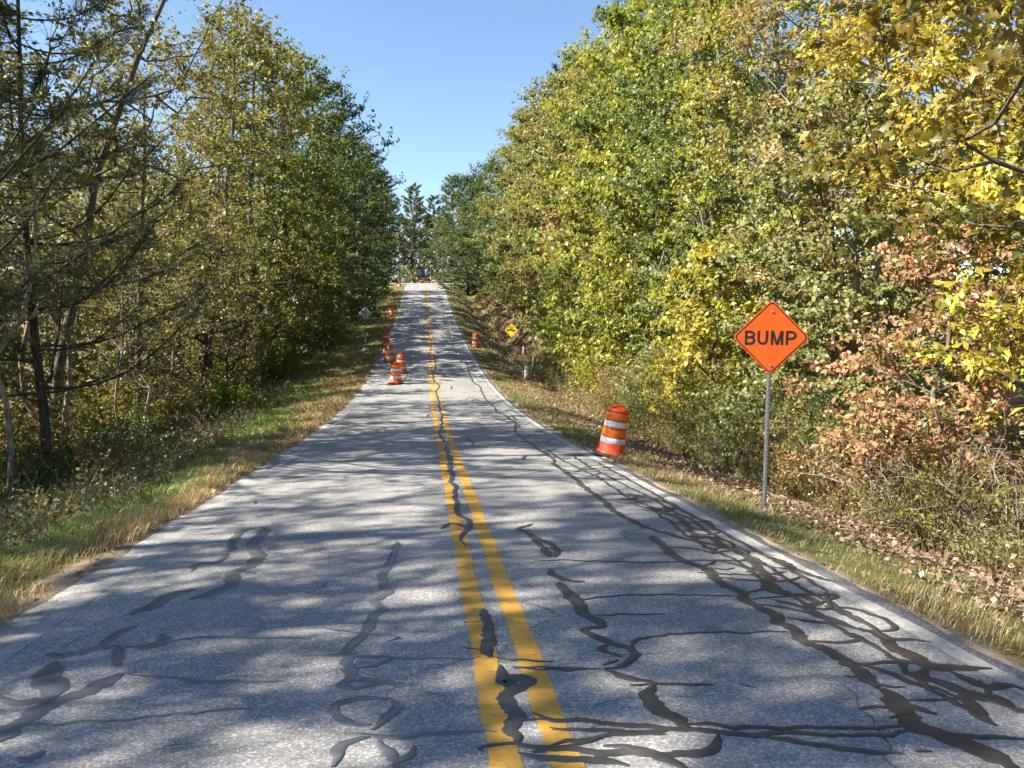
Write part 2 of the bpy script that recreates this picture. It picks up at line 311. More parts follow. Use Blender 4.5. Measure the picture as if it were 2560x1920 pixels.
# crack sealant: road positions (x, y) of every poured band
CRACKS = [('d',0.1,[(1.71,12.86),(1.73,12.17),(1.73,11.11),(1.71,9.95),(1.73,9.22),(1.7,8.46),(1.75,7.91),(1.83,7.48),(1.94,7.23),(2.06,6.94),(2.17,6.79),(2.24,6.66)]),
('d',0.1,[(2.49,6.32),(2.55,6.13),(2.54,5.89),(2.57,5.66),(2.63,5.51),(2.68,5.44)]),
('d',0.12,[(1.73,7.15),(1.73,6.75),(1.72,6.43),(1.73,6.18),(1.79,6.03),(1.83,5.8),(1.79,5.62),(1.81,5.42),(1.85,5.24),(1.79,5.1),(1.81,4.95),(1.86,4.75),(1.81,4.6),(1.84,4.45),(1.82,4.37),(1.81,4.22),(1.87,4.13),(1.88,3.98),(1.88,3.84),(1.88,3.68),(1.86,3.55)]),
('b',0.14,[(1.86,3.55),(1.86,3.44),(1.82,3.34),(1.79,3.19),(1.83,3.1),(1.87,3.01),(1.91,2.94),(1.92,2.83),(1.97,2.73)]),
('d',0.11,[(2.16,8.68),(2.24,8.29),(2.31,8.04),(2.25,7.49),(2.16,7.11),(2.29,7.01),(2.28,6.66),(2.34,6.33),(2.29,5.98),(2.21,5.6),(2.1,5.38),(2.11,5.22),(2.24,5.13),(2.27,4.98),(2.14,4.85),(2.15,4.69),(2.2,4.54),(2.26,4.43)]),
('b',0.14,[(2.26,4.43),(2.32,4.35),(2.32,4.21),(2.28,4.07),(2.32,3.94),(2.3,3.81)]),
('b',0.14,[(2.26,4.1),(2.29,3.98),(2.32,3.82),(2.45,3.77),(2.63,3.74)]),
('d',0.12,[(2.28,3.79),(2.19,3.68),(2.22,3.62),(2.24,3.51),(2.28,3.41),(2.36,3.38),(2.39,3.23)]),
('d',0.12,[(2.37,3.71),(2.39,3.6),(2.44,3.5),(2.56,3.5),(2.58,3.45)]),
('d',0.115,[(2.17,3.47),(2.21,3.37),(2.16,3.21),(2.15,3.11)]),
('d',0.115,[(1.88,3.39),(1.91,3.33),(1.96,3.25)]),
('d',0.115,[(1.8,3.34),(1.72,3.35),(1.62,3.34)]),
('d',0.115,[(1.71,3.22),(1.78,3.24)]),
('d',0.07,[(1.92,3.9),(2.01,3.79),(2.06,3.66),(2.11,3.56),(2.17,3.47)]),
('d',0.07,[(1.86,3.92),(2.02,3.87),(2.19,3.86),(2.3,3.8)]),
('d',0.07,[(1.85,5.24),(2.09,5.31),(2.14,5.22)]),
('d',0.07,[(1.83,5.08),(2.08,5.12),(2.3,5.15),(2.49,5.08),(2.26,4.93)]),
('d',0.07,[(1.82,4.97),(2,4.86),(2.14,4.65)]),
('d',0.07,[(1.91,4.68),(2.03,4.58),(2.16,4.48)]),
('d',0.07,[(2.28,4.88),(2.45,4.8),(2.52,4.66),(2.52,4.44),(2.42,4.36),(2.31,4.36)]),
('d',0.07,[(2.28,4.88),(2.33,4.67),(2.35,4.51)]),
('d',0.07,[(1.78,4.27),(1.9,4.21),(2.07,4.2),(2.18,4.25),(2.18,4.35)]),
('d',0.07,[(2.31,4.33),(2.38,4.22),(2.5,4.2),(2.57,4.16)]),
('d',0.07,[(1.9,3.42),(2.02,3.4),(2.15,3.36)]),
('d',0.07,[(1.75,6.17),(1.97,6.18),(2.21,6.13),(2.36,6.26)]),
('d',0.07,[(1.71,5.81),(1.91,5.75),(2.18,5.69)]),
('d',0.07,[(1.82,5.65),(1.96,5.57),(2.19,5.52),(2.36,5.53),(2.51,5.64)]),
('d',0.07,[(2.17,9.65),(2.3,9.32),(2.44,9.08),(2.49,8.59),(2.2,8.54),(2.03,8.83)]),
('d',0.07,[(1.84,9.68),(2.16,9.49),(2.43,9.47)]),
('d',0.07,[(2.41,9.16),(2.49,8.9),(2.45,8.59)]),
('d',0.07,[(2.31,8.04),(2.47,7.96),(2.54,7.78),(2.52,7.48)]),
('d',0.07,[(2.25,7.49),(2.37,7.32),(2.32,7.09)]),
('d',0.07,[(2.04,6.94),(2.26,7.05),(2.38,6.91)]),
('d',0.07,[(2.05,6.39),(2.25,6.49),(2.37,6.41)]),
('d',0.07,[(1.73,6.7),(1.94,6.6),(2.13,6.39)]),
('d',0.07,[(2.37,5.9),(2.51,5.82),(2.58,5.69)]),
('d',0.08,[(0.04,3.45),(0.16,3.38),(0.3,3.35),(0.49,3.28),(0.68,3.23),(0.8,3.2),(0.89,3.17),(0.98,3.15),(1.18,3.15),(1.39,3.09),(1.6,3.1),(1.77,3.13)]),
('d',0.08,[(0.73,3.28),(0.87,3.25),(1.11,3.21),(1.38,3.16),(1.58,3.15),(1.78,3.15)]),
('d',0.08,[(0.11,3.29),(0.33,3.26),(0.57,3.23),(0.71,3.22)]),
('d',0.08,[(0.06,3.13),(0.12,3.16),(0.24,3.2),(0.42,3.22),(0.61,3.22)]),
('d',0.08,[(1.03,3.14),(1.18,3.06),(1.33,2.99),(1.56,2.9)]),
('d',0.08,[(1.77,3.13),(1.91,3.04),(2.19,2.99)]),
('d',0.11,[(-0.01,3.12),(0.12,3.11),(0.29,3.06),(0.42,3.05),(0.55,3.01),(0.64,3.02),(0.74,3.03),(0.82,3.11),(0.84,3.16)]),
('d',0.11,[(0.31,3.13),(0.41,3.09),(0.51,3.03),(0.56,2.95),(0.59,2.88)]),
('d',0.11,[(-0.07,3.1),(0.1,3.04),(0.23,3.01),(0.37,2.94)]),
('d',0.11,[(1.63,2.94),(1.7,2.93)]),
('d',0.09,[(0.57,5.65),(0.57,5.32),(0.58,5.12),(0.59,4.89),(0.65,4.76),(0.64,4.63),(0.55,4.57),(0.58,4.42),(0.7,4.26),(0.72,4.2),(0.69,4.07),(0.59,3.96),(0.51,3.95)]),
('d',0.09,[(0.65,4.11),(0.58,4.19),(0.56,4.28),(0.64,4.34)]),
('d',0.09,[(0.51,4),(0.61,4.08)]),
('d',0.09,[(0.51,3.95),(0.59,3.85),(0.68,3.78),(0.72,3.72)]),
('d',0.115,[(0.72,3.72),(0.67,3.62),(0.66,3.52),(0.69,3.39),(0.71,3.28),(0.75,3.22)]),
('d',0.06,[(0.66,4.84),(0.85,4.84),(1.13,4.82)]),
('d',0.06,[(0.73,4.26),(0.86,4.39),(1.07,4.44),(1.34,4.45),(1.6,4.42),(1.79,4.41)]),
('d',0.06,[(0.6,5.15),(0.72,5.21),(1.03,5.26),(1.41,5.22),(1.74,5.18)]),
('d',0.06,[(0.51,6.33),(1.03,6.22),(1.38,6.16),(1.66,6.14),(1.76,6.21)]),
('d',0.06,[(0.02,4.02),(0.22,3.98),(0.47,3.95)]),
('d',0.06,[(0.68,3.75),(0.83,3.73),(1.03,3.69)]),
('d',0.06,[(0.59,3.73),(0.69,3.74)]),
('d',0.06,[(0.58,5.7),(0.75,5.64)]),
('d',0.06,[(1.16,3.66),(1.23,3.64)]),
('d',0.09,[(0.67,7.82),(0.5,7.59),(0.58,7.32),(0.6,6.98),(0.61,6.68),(0.61,6.4)]),
('d',0.09,[(0.59,7.27),(0.7,6.89),(0.73,6.67),(0.65,6.39)]),
('d',0.09,[(0.54,6.02),(0.55,5.79),(0.65,5.68),(0.76,5.63)]),
('d',0.09,[(0.55,5.63),(0.56,5.38),(0.61,5.19),(0.61,4.89),(0.65,4.65)]),
('d',0.08,[(-0.02,15.73),(-0.05,13.45),(-0.04,11.72),(-0.04,10.56),(-0.1,9.49),(-0.06,8.7),(-0.1,8.31),(-0.03,8.08),(-0.03,7.84),(-0.08,7.39),(-0.07,6.9)]),
('d',0.08,[(-0.28,7.69),(-0.16,7.95),(0,7.55)]),
('d',0.1,[(-0.08,5.05),(-0.06,4.81),(-0.07,4.59),(-0.09,4.33),(-0.09,4.18)]),
('d',0.1,[(-0.04,4.06),(-0.07,3.93),(-0.04,3.82),(0.01,3.89),(0.07,3.84),(-0,3.75),(-0.08,3.67),(-0.06,3.57),(-0.03,3.47),(-0.06,3.37),(-0.08,3.29),(-0.06,3.17)]),
('d',0.05,[(-0.21,4.8),(-0.1,4.79)]),
('d',0.05,[(-0.24,4.35),(-0.14,4.31)]),
('d',0.05,[(-0.08,4.18),(0,4.14),(0.15,4.09),(0.26,4.1)]),
('d',0.05,[(0.01,4.02),(0.17,4.01),(0.32,3.98),(0.49,3.95)]),
('d',0.05,[(-0.04,3.39),(0.12,3.39),(0.35,3.35)]),
('d',0.05,[(0.1,3.3),(0.32,3.25)]),
('d',0.05,[(-0.22,3.13),(-0.23,3.17),(-0.13,3.18),(-0.01,3.15),(0.12,3.13),(0.31,3.2)]),
('g',0.09,[(-0.73,7.19),(-0.73,6.73),(-0.76,6.28),(-0.79,5.94),(-0.76,5.67),(-0.7,5.56),(-0.8,5.39),(-0.75,5.21),(-0.8,4.98),(-0.83,4.79),(-0.84,4.69),(-0.9,4.47),(-0.9,4.29),(-0.86,4.09),(-0.79,3.98),(-0.57,3.9)]),
('g',0.09,[(-0.9,4.15),(-0.87,4.01),(-0.88,3.91),(-0.69,3.89)]),
('g',0.09,[(-0.62,3.74),(-0.75,3.75),(-0.86,3.73),(-0.92,3.67),(-0.88,3.56),(-0.79,3.49),(-0.71,3.45)]),
('g',0.09,[(-0.62,3.71),(-0.6,3.58),(-0.65,3.49),(-0.68,3.4)]),
('g',0.09,[(-0.7,3.36),(-0.76,3.33),(-0.83,3.26),(-0.84,3.1)]),
('g',0.09,[(-0.66,3.3),(-0.62,3.18),(-0.58,3.06)]),
('g',0.09,[(-0.51,3.23),(-0.54,3.14),(-0.61,3.08)]),
('g',0.06,[(-0.83,4.67),(-0.61,4.6),(-0.68,4.53)]),
('g',0.06,[(-0.85,4.14),(-0.73,4.2),(-0.58,4.28)]),
('g',0.06,[(-1.22,4.87),(-1.01,4.8),(-0.84,4.7)]),
('g',0.06,[(-1.16,4.41),(-0.9,4.34),(-0.63,4.27),(-0.35,4.21),(-0.15,4.19)]),
('g',0.06,[(-0.83,3.38),(-0.59,3.32),(-0.38,3.33),(-0.14,3.3)]),
('g',0.17,[(-2.44,3.66),(-2.38,3.74),(-2.35,3.85),(-2.3,3.97),(-2.23,4.06),(-2.17,4.14),(-2.11,4.28)]),
('g',0.17,[(-2.63,4.02),(-2.46,3.98),(-2.33,3.99)]),
('g',0.17,[(-2.36,3.55),(-2.36,3.7)]),
('g',0.15,[(-2.33,3.99),(-2.41,4.16),(-2.52,4.37),(-2.57,4.53)]),
('g',0.15,[(-2.69,4.66),(-2.56,4.62),(-2.47,4.66),(-2.39,4.7),(-2.32,4.75)]),
('g',0.15,[(-2.25,4.71),(-2.09,4.71),(-2.05,4.8),(-2.1,4.91)]),
('g',0.15,[(-2.21,3.36),(-2.15,3.36),(-2.12,3.43)]),
('g',0.15,[(-2.46,5.36),(-2.37,5.54),(-2.31,5.79),(-2.19,5.91)]),
('g',0.15,[(-2.13,5.63),(-2.02,5.79),(-1.95,6.01),(-2,6.28),(-1.93,6.55),(-1.92,6.86),(-2.06,7.3),(-2.08,7.61),(-2.09,8.12)]),
('g',0.1,[(-2.32,4.75),(-2.27,4.63),(-2.18,4.39)]),
('g',0.1,[(-2.39,4.7),(-2.41,4.86),(-2.37,5.05),(-2.33,5.12)]),
('g',0.1,[(-2.21,7.12),(-2.29,7.49),(-2.32,7.98),(-2.24,8.15)]),
('g',0.1,[(-2.37,6.46),(-2.41,6.7),(-2.24,6.73),(-2.23,7.05)]),
('g',0.05,[(-2.03,4.76),(-1.91,4.8),(-1.63,4.76),(-1.18,4.69)]),
('g',0.05,[(-2.09,4.26),(-1.86,4.18),(-1.56,4.09),(-1.17,4.02)]),
('g',0.05,[(-2.29,3.72),(-2.03,3.69),(-1.79,3.7),(-1.51,3.73),(-1.3,3.72)]),
('d',0.09,[(1.9,51.33),(1.99,47.82),(2.07,44.91),(1.99,42.23),(1.91,38.55),(1.88,36.48),(2.08,34.43),(1.97,32.14),(1.95,30.49),(1.92,29.42),(1.95,26.87),(1.91,24.94),(2.03,23.56),(2.05,21.85),(2.09,20.31),(1.78,18.91),(1.77,17.77),(1.8,16.55),(1.77,15.33),(1.83,14.14),(1.79,13.3),(1.78,12.55)]),
('d',0.09,[(1.94,31.03),(2.33,30.49),(2.6,29.96)]),
('d',0.09,[(2.25,24),(2.21,22.26),(1.85,21.08)]),
('d',0.09,[(0.2,50.82),(0.22,44.14),(0.02,37.91),(0.23,34.98),(0.06,32.13),(0.08,28.9),(0.09,25.92),(0.05,23.18),(0.01,20.41),(-0.1,18.7),(-0.05,16.54)]),
('d',0.09,[(-0.01,14.97),(-0.02,13.07),(-0.04,11.73),(-0.05,10.89)]),
('d',0.09,[(0.53,17.68),(0.56,16.64),(0.55,15.68)]),
('d',0.09,[(0.71,34.99),(0.76,34.29),(0.68,33.26)]),
('d',0.09,[(0.57,40.01),(0.6,38.51)]),
('d',0.09,[(2.07,15.84),(2.33,15.82)]),
('d',0.09,[(1.97,18.33),(2.09,18.46)]),
('d',0.09,[(-1.21,41.12),(-1.37,38.76),(-1.43,35.86)]),
('d',0.09,[(-0.41,23.73),(-0.31,23.93),(-0.38,22.86)]),
('d',0.09,[(2.44,27.86),(2.62,26.86),(2.7,26.37)])]
def sealmat(name, c1, c2, rough):
    m, t, o = mat(name); co = objco(t); n = noise(t, 7, 5, .7, co); n2 = noise(t, 75, 3, .7, co)
    c = mixc(t, ramp(t, n, [(.35, 0.), (.68, 1.)]), c1, c2); c = mixc(t, ramp(t, n2, [(.66, 0.), (.76, .55)]), c, (.16, .158, .155))
    princ(t, o, c, ramp(t, n, [(.2, rough), (.8, rough + .16)]), 0, n2, .35, .004, .5); return m
M['seal_d'] = sealmat('dark_sealant', (.032, .031, .032), (.062, .059, .056), .46); M['seal_b'] = sealmat('brown_sealant', (.034, .031, .029), (.066, .055, .044), .5)
M['seal_g'] = sealmat('sky_sheen_sealant', (.085, .09, .10), (.135, .14, .15), .30)  # blue-grey base colour paints in the sky's sheen, on top of low roughness
def catmull(P, step=.045):
    P = np.asarray(P, float); P = np.concatenate([[2 * P[0] - P[1]], P, [2 * P[-1] - P[-2]]]); out = []
    for i in range(1, len(P) - 2):
        p0, p1, p2, p3 = P[i - 1:i + 3]; n = max(2, int(np.linalg.norm(p2 - p1) / step)); t = (np.arange(n) / n)[:, None]
        out.append(.5 * (2 * p1 + (p2 - p0) * t + (2 * p0 - 5 * p1 + 4 * p2 - p3) * t ** 2 + (3 * p1 - p0 - 3 * p2 + p3) * t ** 3))
    return np.concatenate(out + [P[-2:-1]])
def ribbon(k, kind, w, pts):
    g = rngs(900 + k); far = pts[0][1] > 14
    S = catmull(pts, .12 if far else .025); n = len(S)
    wob = lambda a: np.interp(np.arange(n), np.arange(0, n + a, a), g.normal(size=len(np.arange(0, n + a, a))))
    tn = np.gradient(S, axis=0); tn = unit(np.where(np.abs(tn).sum(1, keepdims=True) < 1e-6, [[0, 1]], tn)); nr = np.stack([-tn[:, 1], tn[:, 0]], 1)
    S = S + nr * (wob(4) * .010 + wob(2) * .006)[:, None] * (2.2 if far else 1)
    taper = np.minimum(1, .25 + np.minimum(np.arange(n), np.arange(n)[::-1]) / 6.)
    an = np.convolve(np.pad(np.abs(tn[:, 1]), 12, 'edge'), np.ones(25) / 25, 'valid')[:, None]
    hw = w * .42 * (.45 + .55 * an) * np.clip(1 + .09 * wob(13)[:, None] + .07 * np.stack([wob(3), wob(3)], 1) + .11 * g.normal(size=(n, 2)), .35, 1.9) * taper[:, None]
    zt = .0045 + .00001 * k; rows = []
    for f, z in ((1., .0016), (.86, zt), (-.86, zt), (-1., .0016)):
        Q = S + nr * (hw[:, :1] if f > 0 else hw[:, 1:]) * f; rows.append(np.c_[Q, roadz(Q[:, 0], Q[:, 1]) + z])
    V = np.stack(rows, 1); i = np.arange(n - 1)[:, None] * 4 + np.arange(3)[None]; i = i.ravel()
    mb = MB(); mb.add(V, np.stack([i, i + 4, i + 5, i + 1], 1))
    link('crack_sealant', mb.mesh('crack_sealant', M['seal_' + kind]), road)
for k, (kind, w, pts) in enumerate(CRACKS):
    if len(pts) > 1: ribbon(k, kind, w, pts)
gq = rngs(5)      # the seams that go on up the hill
for x0, ya, yb, w in ((.02, 46, 120, .07), (1.75, 46, 126, .08), (-1.6, 44, 110, .07)):
    y = np.arange(ya, yb, 3.); ribbon(130 + int(ya + x0 * 3), 'd' if x0 > -1 else 'g', w, [(x0 + .12 * gq.normal(), float(q)) for q in y])
gq = rngs(77)      # the fine web of thin seams by the right pavement edge, and side branches up the hill
for k in range(3):
    y = np.arange(3.2 + k, 15 - k, .42); x = 2.12 + .17 * k + .07 * np.cumsum(gq.normal(size=len(y))) * .4; x = np.clip(x, 1.95, 2.5)
    ribbon(190 + k, 'd', .05, [(float(a), float(b)) for a, b in zip(x, y)])
for k in range(26):
    y = 3.3 + 11 * gq.random() ** 1.3; x = 1.75 + .4 * gq.random(); L = .2 + .45 * gq.random()
    ribbon(195 + k, 'd', .055, [(float(x + L * q), float(y + .10 * gq.normal() + .05 * math.sin(5 * q + k))) for q in (0, .33, .66, 1.)])
for k in range(34):
    y = 13 + 34 * gq.random(); x = 1.72 + .1 * gq.normal(); L = (.25 + .5 * gq.random()) * (1 if gq.random() < .7 else -1)
    ribbon(225 + k, 'd', .09, [(float(x + L * q), float(y + .25 * gq.normal())) for q in (0, .33, .66, 1.)])

# ======================= vegetation =======================
def grow(seed, h, R, base=.25, ncl=110, ntw=7, nlf=14, lsize=.12, clr=.9, bias=(0, 0, .7), droop=.3, wid=.6, lean=(0, 0), env='round',
         road=0., trunk_r=.14, star=False, low=1., bark='bark', twig_r=.006, wig=.35, leafm='leaf', dead=.0):
    """one broad-leaved tree: branches grown out to leaf clumps. returns (trunk mesh, crown mesh)"""
    g = rngs(seed); lean = np.array([lean[0], lean[1], 0.])
    k = 9; tz = np.linspace(0, 1, k); drift = np.cumsum(g.normal(size=(k, 3)) * [wig / 3, wig / 3, 0], 0); drift[0] = 0
    top = h * (.9 if env != 'cone' else .97); TP = np.c_[np.zeros(k), np.zeros(k), tz * top] + drift + lean * tz[:, None] ** 1.3 * h
    axis = lambda z: np.stack([np.interp(z, TP[:, 2], TP[:, i]) for i in range(3)], -1)
    t = g.random(ncl) ** low; z = h * (base + (1 - base) * t); th = g.random(ncl) * 2 * math.pi
    if env == 'cone': e = (1 - t) ** .8 * .95 + .06
    elif env == 'tall': e = np.sin(math.pi * np.clip(.12 + .84 * t, 0, 1)) ** .45
    else: e = np.sin(math.pi * np.clip(.16 + .80 * t ** .85, 0, 1)) ** .65
    lump = 1 + .22 * np.sin(3 * th + seed) * np.sin(2.3 * z + seed) + .12 * g.normal(size=ncl)
    rad = R * e * np.sqrt(.12 + .88 * g.random(ncl)) * lump * (1 + road * np.cos(th))
    CP = axis(np.minimum(z, top)) ; CP[:, 2] = z; CP = CP + np.c_[np.cos(th) * rad, np.sin(th) * rad, -.10 * rad]
    nodes = [p for p in TP]; par = [-1] + list(range(k - 1)); tips = []
    ok0 = [i for i in range(k) if TP[i, 2] > h * max(.08, base * .6)]; NP = np.array(nodes)
    alive = np.zeros(k, bool); alive[ok0] = True
    for c in CP[np.argsort(rad)]:
        d = c - NP; dist = np.linalg.norm(d, axis=1) + np.where(d[:, 2] < .15 * np.hypot(d[:, 0], d[:, 1]), 1.2, 0) + np.where(alive, 0, 1e3)
        j = int(np.argmin(dist)); p = NP[j]; L = np.linalg.norm(c - p)
        m1 = p + (c - p) * .36 + g.normal(size=3) * .07 * L + [0, 0, -.05 * L]; m2 = p + (c - p) * .7 + g.normal(size=3) * .06 * L + [0, 0, -.02 * L]
        n0 = len(NP); NP = np.concatenate([NP, [m1, m2, c]]); par += [j, n0, n0 + 1]; alive = np.concatenate([alive, [True] * 3]); tips.append(n0 + 2)
    cnt = np.zeros(len(NP)); cnt[tips] = 1
    for i in range(len(NP) - 1, 0, -1): cnt[par[i]] += cnt[i]
    r = trunk_r * np.sqrt(np.maximum(cnt, .5) / max(cnt[0], 1)) * .92 + .003
    tb = MB(); fl = (1 + .55 * np.exp(-tz * h / .5)); bent(tb, TP, np.maximum(r[:k], trunk_r * (1 - .93 * tz)) * fl, 9)
    P = np.array([[NP[par[a]], NP[a], NP[a + 1], NP[a + 2]] for a in range(k, len(NP), 3)]); Rr = np.array([[min(r[par[a]], r[a] * 1.35), r[a], r[a + 1], max(.006, r[a + 2] * .7)] for a in range(k, len(NP), 3)])
    canes(tb, P, Rr, 5)
    tip = NP[tips]; D = unit(g.normal(size=(len(tip), ntw, 3)) * [1, 1, .42] + unit(tip - axis(np.minimum(tip[:, 2] * .75, top)))[:, None] * .75)
    A = np.repeat(tip, ntw, 0); B = A + D.reshape(-1, 3) * clr * (.45 + .8 * g.random((len(A), 1)))
    cones(tb, A, B, twig_r)
    cb = MB(); live = g.random(len(A)) > dead; A2, B2 = np.repeat(A[live], nlf, 0), np.repeat(B[live], nlf, 0)
    u = .12 + .95 * g.random((len(A2), 1)); LP = A2 + (B2 - A2) * u + g.normal(size=A2.shape) * .038 * clr
    cv = np.repeat(np.repeat(g.random(len(tip)), ntw)[live], nlf)
    leaves(cb, g, LP, lsize, bias, droop, wid, v=np.clip(.55 * cv + .45 * g.random(len(LP)), 0, 1) ** 1.3, star=star)
    return tb.mesh('trunk', M[bark], True), cb.mesh('crown', M[leafm])
def pine(seed, h, R, base=.3, nwh=16, per=5, ntuft=26, nd=13, nl=.13, nw=.006, bark='dark_bark', lift=.35, trunk_r=.15, side=0., pw=.62):
    g = rngs(seed); tb = MB(); cb = MB(); k = 8; tz = np.linspace(0, 1, k)
    TP = np.c_[g.normal(size=k).cumsum() * .05, g.normal(size=k).cumsum() * .05, tz * h]; TP[0, :2] = 0
    bent(tb, TP, trunk_r * (1 - .92 * tz) + .01, 8); Ls = []; Rs = []; TA = []; TD = []
    for w in range(nwh):
        f = base + (1 - base) * (w + .5 * g.random()) / nwh; z0 = f * h
        z00 = z0
        for q in range(per):
            z0 = min(h * .99, z00 + g.normal() * h * .022); ax = np.array([np.interp(z0, TP[:, 2], TP[:, i]) for i in range(3)])
            th = (w * 1.1 + q * 2 * math.pi / per + g.normal() * .3); s = (.5 + .5 * math.cos(th)) * side
            L = R * (1.02 - f) ** pw / (1 - base + .02) ** pw * (.5 + .75 * g.random()) * (1 + s); d = np.array([math.cos(th), math.sin(th), 0]); K = 7; u = np.linspace(0, 1, K)
            P = ax + d * (L * u)[:, None] + np.c_[np.zeros(K), np.zeros(K), L * (lift * u - .12 * np.sin(u * 3) + .12 * u ** 2)] + np.c_[np.zeros((1, 3)).repeat(1, 0).repeat(K, 0)] + np.cumsum(g.normal(size=(K, 3)) * .04 * L / 2, 0) * u[:, None]
            Ls.append(P); Rs.append(.012 + trunk_r * .22 * (1 - f * .6) * (1 - u) ** .8)
            uu = .3 + .7 * g.random(ntuft) ** .7; Q = np.stack([np.interp(uu, u, P[:, i]) for i in range(3)], 1)
            sd = unit(np.c_[g.normal(size=(ntuft, 2)), g.normal(size=ntuft) * .25 + .35] + d * .8); E = Q + sd * (L * .20 * (1.15 - uu) + .10)[:, None] * (.5 + g.random((ntuft, 1)))
            cones(tb, Q, E, .006); TA.append(E); TD.append(sd)
    canes(tb, np.array(Ls), np.array(Rs), 5)
    TA = np.repeat(np.concatenate(TA), nd, 0); TD = np.repeat(np.concatenate(TD), nd, 0); n = len(TA)
    TA = TA - TD * g.random((n, 1)) * nl * 1.3
    dr = unit(TD * .75 + g.normal(size=(n, 3)) * .55); sd = unit(np.cross(dr, g.normal(size=(n, 3)))) * nw
    L = nl * (.7 + .6 * g.random((n, 1))); V = np.stack([TA - sd, TA + sd, TA + dr * L], 1)
    cb.add(V, T=np.arange(n * 3).reshape(n, 3), v=np.repeat(g.random(n // nd), nd) * .6 + .4 * g.random(n), w=g.random(n))
    return tb.mesh('trunk', M[bark], True), cb.mesh('crown', M['needle'])
def bush(seed, h, R, ncane=26, ntw=5, nlf=9, lsize=.07, wid=.6, bark='brown_twig', bias=(0, 0, .6), droop=.3, arch=.5, rad=.010, lo=.06, leafm='leaf'):
    g = rngs(seed); K = 6; u = np.linspace(0, 1, K)[None, :, None]; th = g.random(ncane) * 2 * math.pi; rr = R * np.sqrt(g.random(ncane))
    b0 = np.c_[np.cos(th), np.sin(th), np.zeros(ncane)] * (rr * .28)[:, None]; hh = h * (.55 + .5 * g.random(ncane)) * (1 - .35 * (rr / R) ** 2) * (1 if nlf else .25 + .75 * g.random(ncane))
    e = np.c_[np.cos(th) * rr * 1.1, np.sin(th) * rr * 1.1, hh] + g.normal(size=(ncane, 3)) * .12 * R
    P = b0[:, None] * (1 - u) + e[:, None] * u + np.array([0, 0, 1.]) * (arch * hh[:, None, None] * np.sin(u * math.pi) * .45) + np.cumsum(g.normal(size=(ncane, K, 3)) * (.06 if nlf else .10) * h, 1) * u
    P[:, 0, 2] = -.15
    tb = MB(); canes(tb, P, rad * (1.1 - .85 * u[..., 0]) * (.6 + .8 * g.random((ncane, 1))), 4)
    s = (lo + (1 - lo) * g.random(ncane * ntw)) * (K - 1); ci = np.repeat(np.arange(ncane), ntw); i0 = np.minimum(s.astype(int), K - 2); f = (s - i0)[:, None]
    A = P[ci, i0] * (1 - f) + P[ci, i0 + 1] * f; B = A + unit(g.normal(size=A.shape) * [1, 1, .7] + [0, 0, .35]) * (.14 + .22 * g.random((len(A), 1))) * h * .5
    cones(tb, A, B, rad * .4); cb = MB()
    if nlf:
        A2, B2 = np.repeat(A, nlf, 0), np.repeat(B, nlf, 0); LP = A2 + (B2 - A2) * (.1 + .95 * g.random((len(A2), 1))) + g.normal(size=A2.shape) * .03 * h
        LP[:, 2] = np.maximum(LP[:, 2], .02); leaves(cb, g, LP, lsize, bias, droop, wid, v=np.clip(np.repeat(g.random(len(A)), nlf) * .6 + .4 * g.random(len(LP)), 0, 1))
    return tb.mesh('stems', M[bark], True), (cb.mesh('foliage', M[leafm]) if nlf else None)
def plant(name, meshes, x, y, label, cat, group, cols=None, rz=0., sc=1., parts=('trunk', 'crown'), dz=-.08, rot=None):
    r = empty(name, (x, y, gz(x, y) + dz), rz, sc)
    if rot: r.rotation_euler = (rot[0], rot[1], rz)
    tag(r, label, cat, group)
    for nm, me in zip(parts, meshes):
        if me is None: continue
        c = link(nm, me, r)
        if cols: c.color = tuple(cols[0]) + (1,); c['tint'] = [float(q) for q in cols[1]] + [1.]
    return r
# leaf colours (leaf colour, second colour)
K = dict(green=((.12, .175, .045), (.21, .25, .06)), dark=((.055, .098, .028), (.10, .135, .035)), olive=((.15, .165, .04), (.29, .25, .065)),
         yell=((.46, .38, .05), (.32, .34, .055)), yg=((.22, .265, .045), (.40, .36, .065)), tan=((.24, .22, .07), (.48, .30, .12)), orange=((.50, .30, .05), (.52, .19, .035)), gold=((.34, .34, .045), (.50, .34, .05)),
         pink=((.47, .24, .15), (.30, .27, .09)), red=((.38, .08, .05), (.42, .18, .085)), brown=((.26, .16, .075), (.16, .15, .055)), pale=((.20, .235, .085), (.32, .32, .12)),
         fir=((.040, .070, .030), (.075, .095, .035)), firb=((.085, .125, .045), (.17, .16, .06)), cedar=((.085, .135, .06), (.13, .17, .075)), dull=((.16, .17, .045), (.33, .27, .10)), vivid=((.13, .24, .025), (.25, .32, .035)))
RB = (-.42, -.22, .62); LB = (-.1, -.3, .62)
GR, GL = 'trees along the right roadside', 'trees along the left roadside'
# ---- right bank, near trees, each with its own shape
plant('maple_tree', grow(101, 9.5, 3.5, .36, 150, 8, 12, .125, .7, RB, .35, .8, (0, 0), 'round', .12, .10, star=True, wig=.2), 6.9, 5.2, 'green and orange maple overhanging the top right corner of the frame', 'tree', GR, ((.075, .13, .02), (.38, .21, .03)), rz=math.pi)
plant('leaning_tree', grow(102, 11, 3.4, .38, 170, 9, 20, .115, .85, RB, .35, .62, (-.20, .12), 'round', .25, .15, bark='pale_bark', dead=.1), 10.3, 10.4, 'yellow leaved tree with a leaning lichen covered trunk right of the orange sign', 'tree', GR, K['gold'])
plant('dogwood_tree', grow(103, 4.4, 1.8, .18, 105, 8, 11, .095, .5, RB, .75, .55, (-.06, 0), 'round', .2, .055, twig_r=.004), 7.1, 10.6, 'small dogwood with drooping pink and brown leaves right of the orange sign', 'tree', GR, K['pink'])
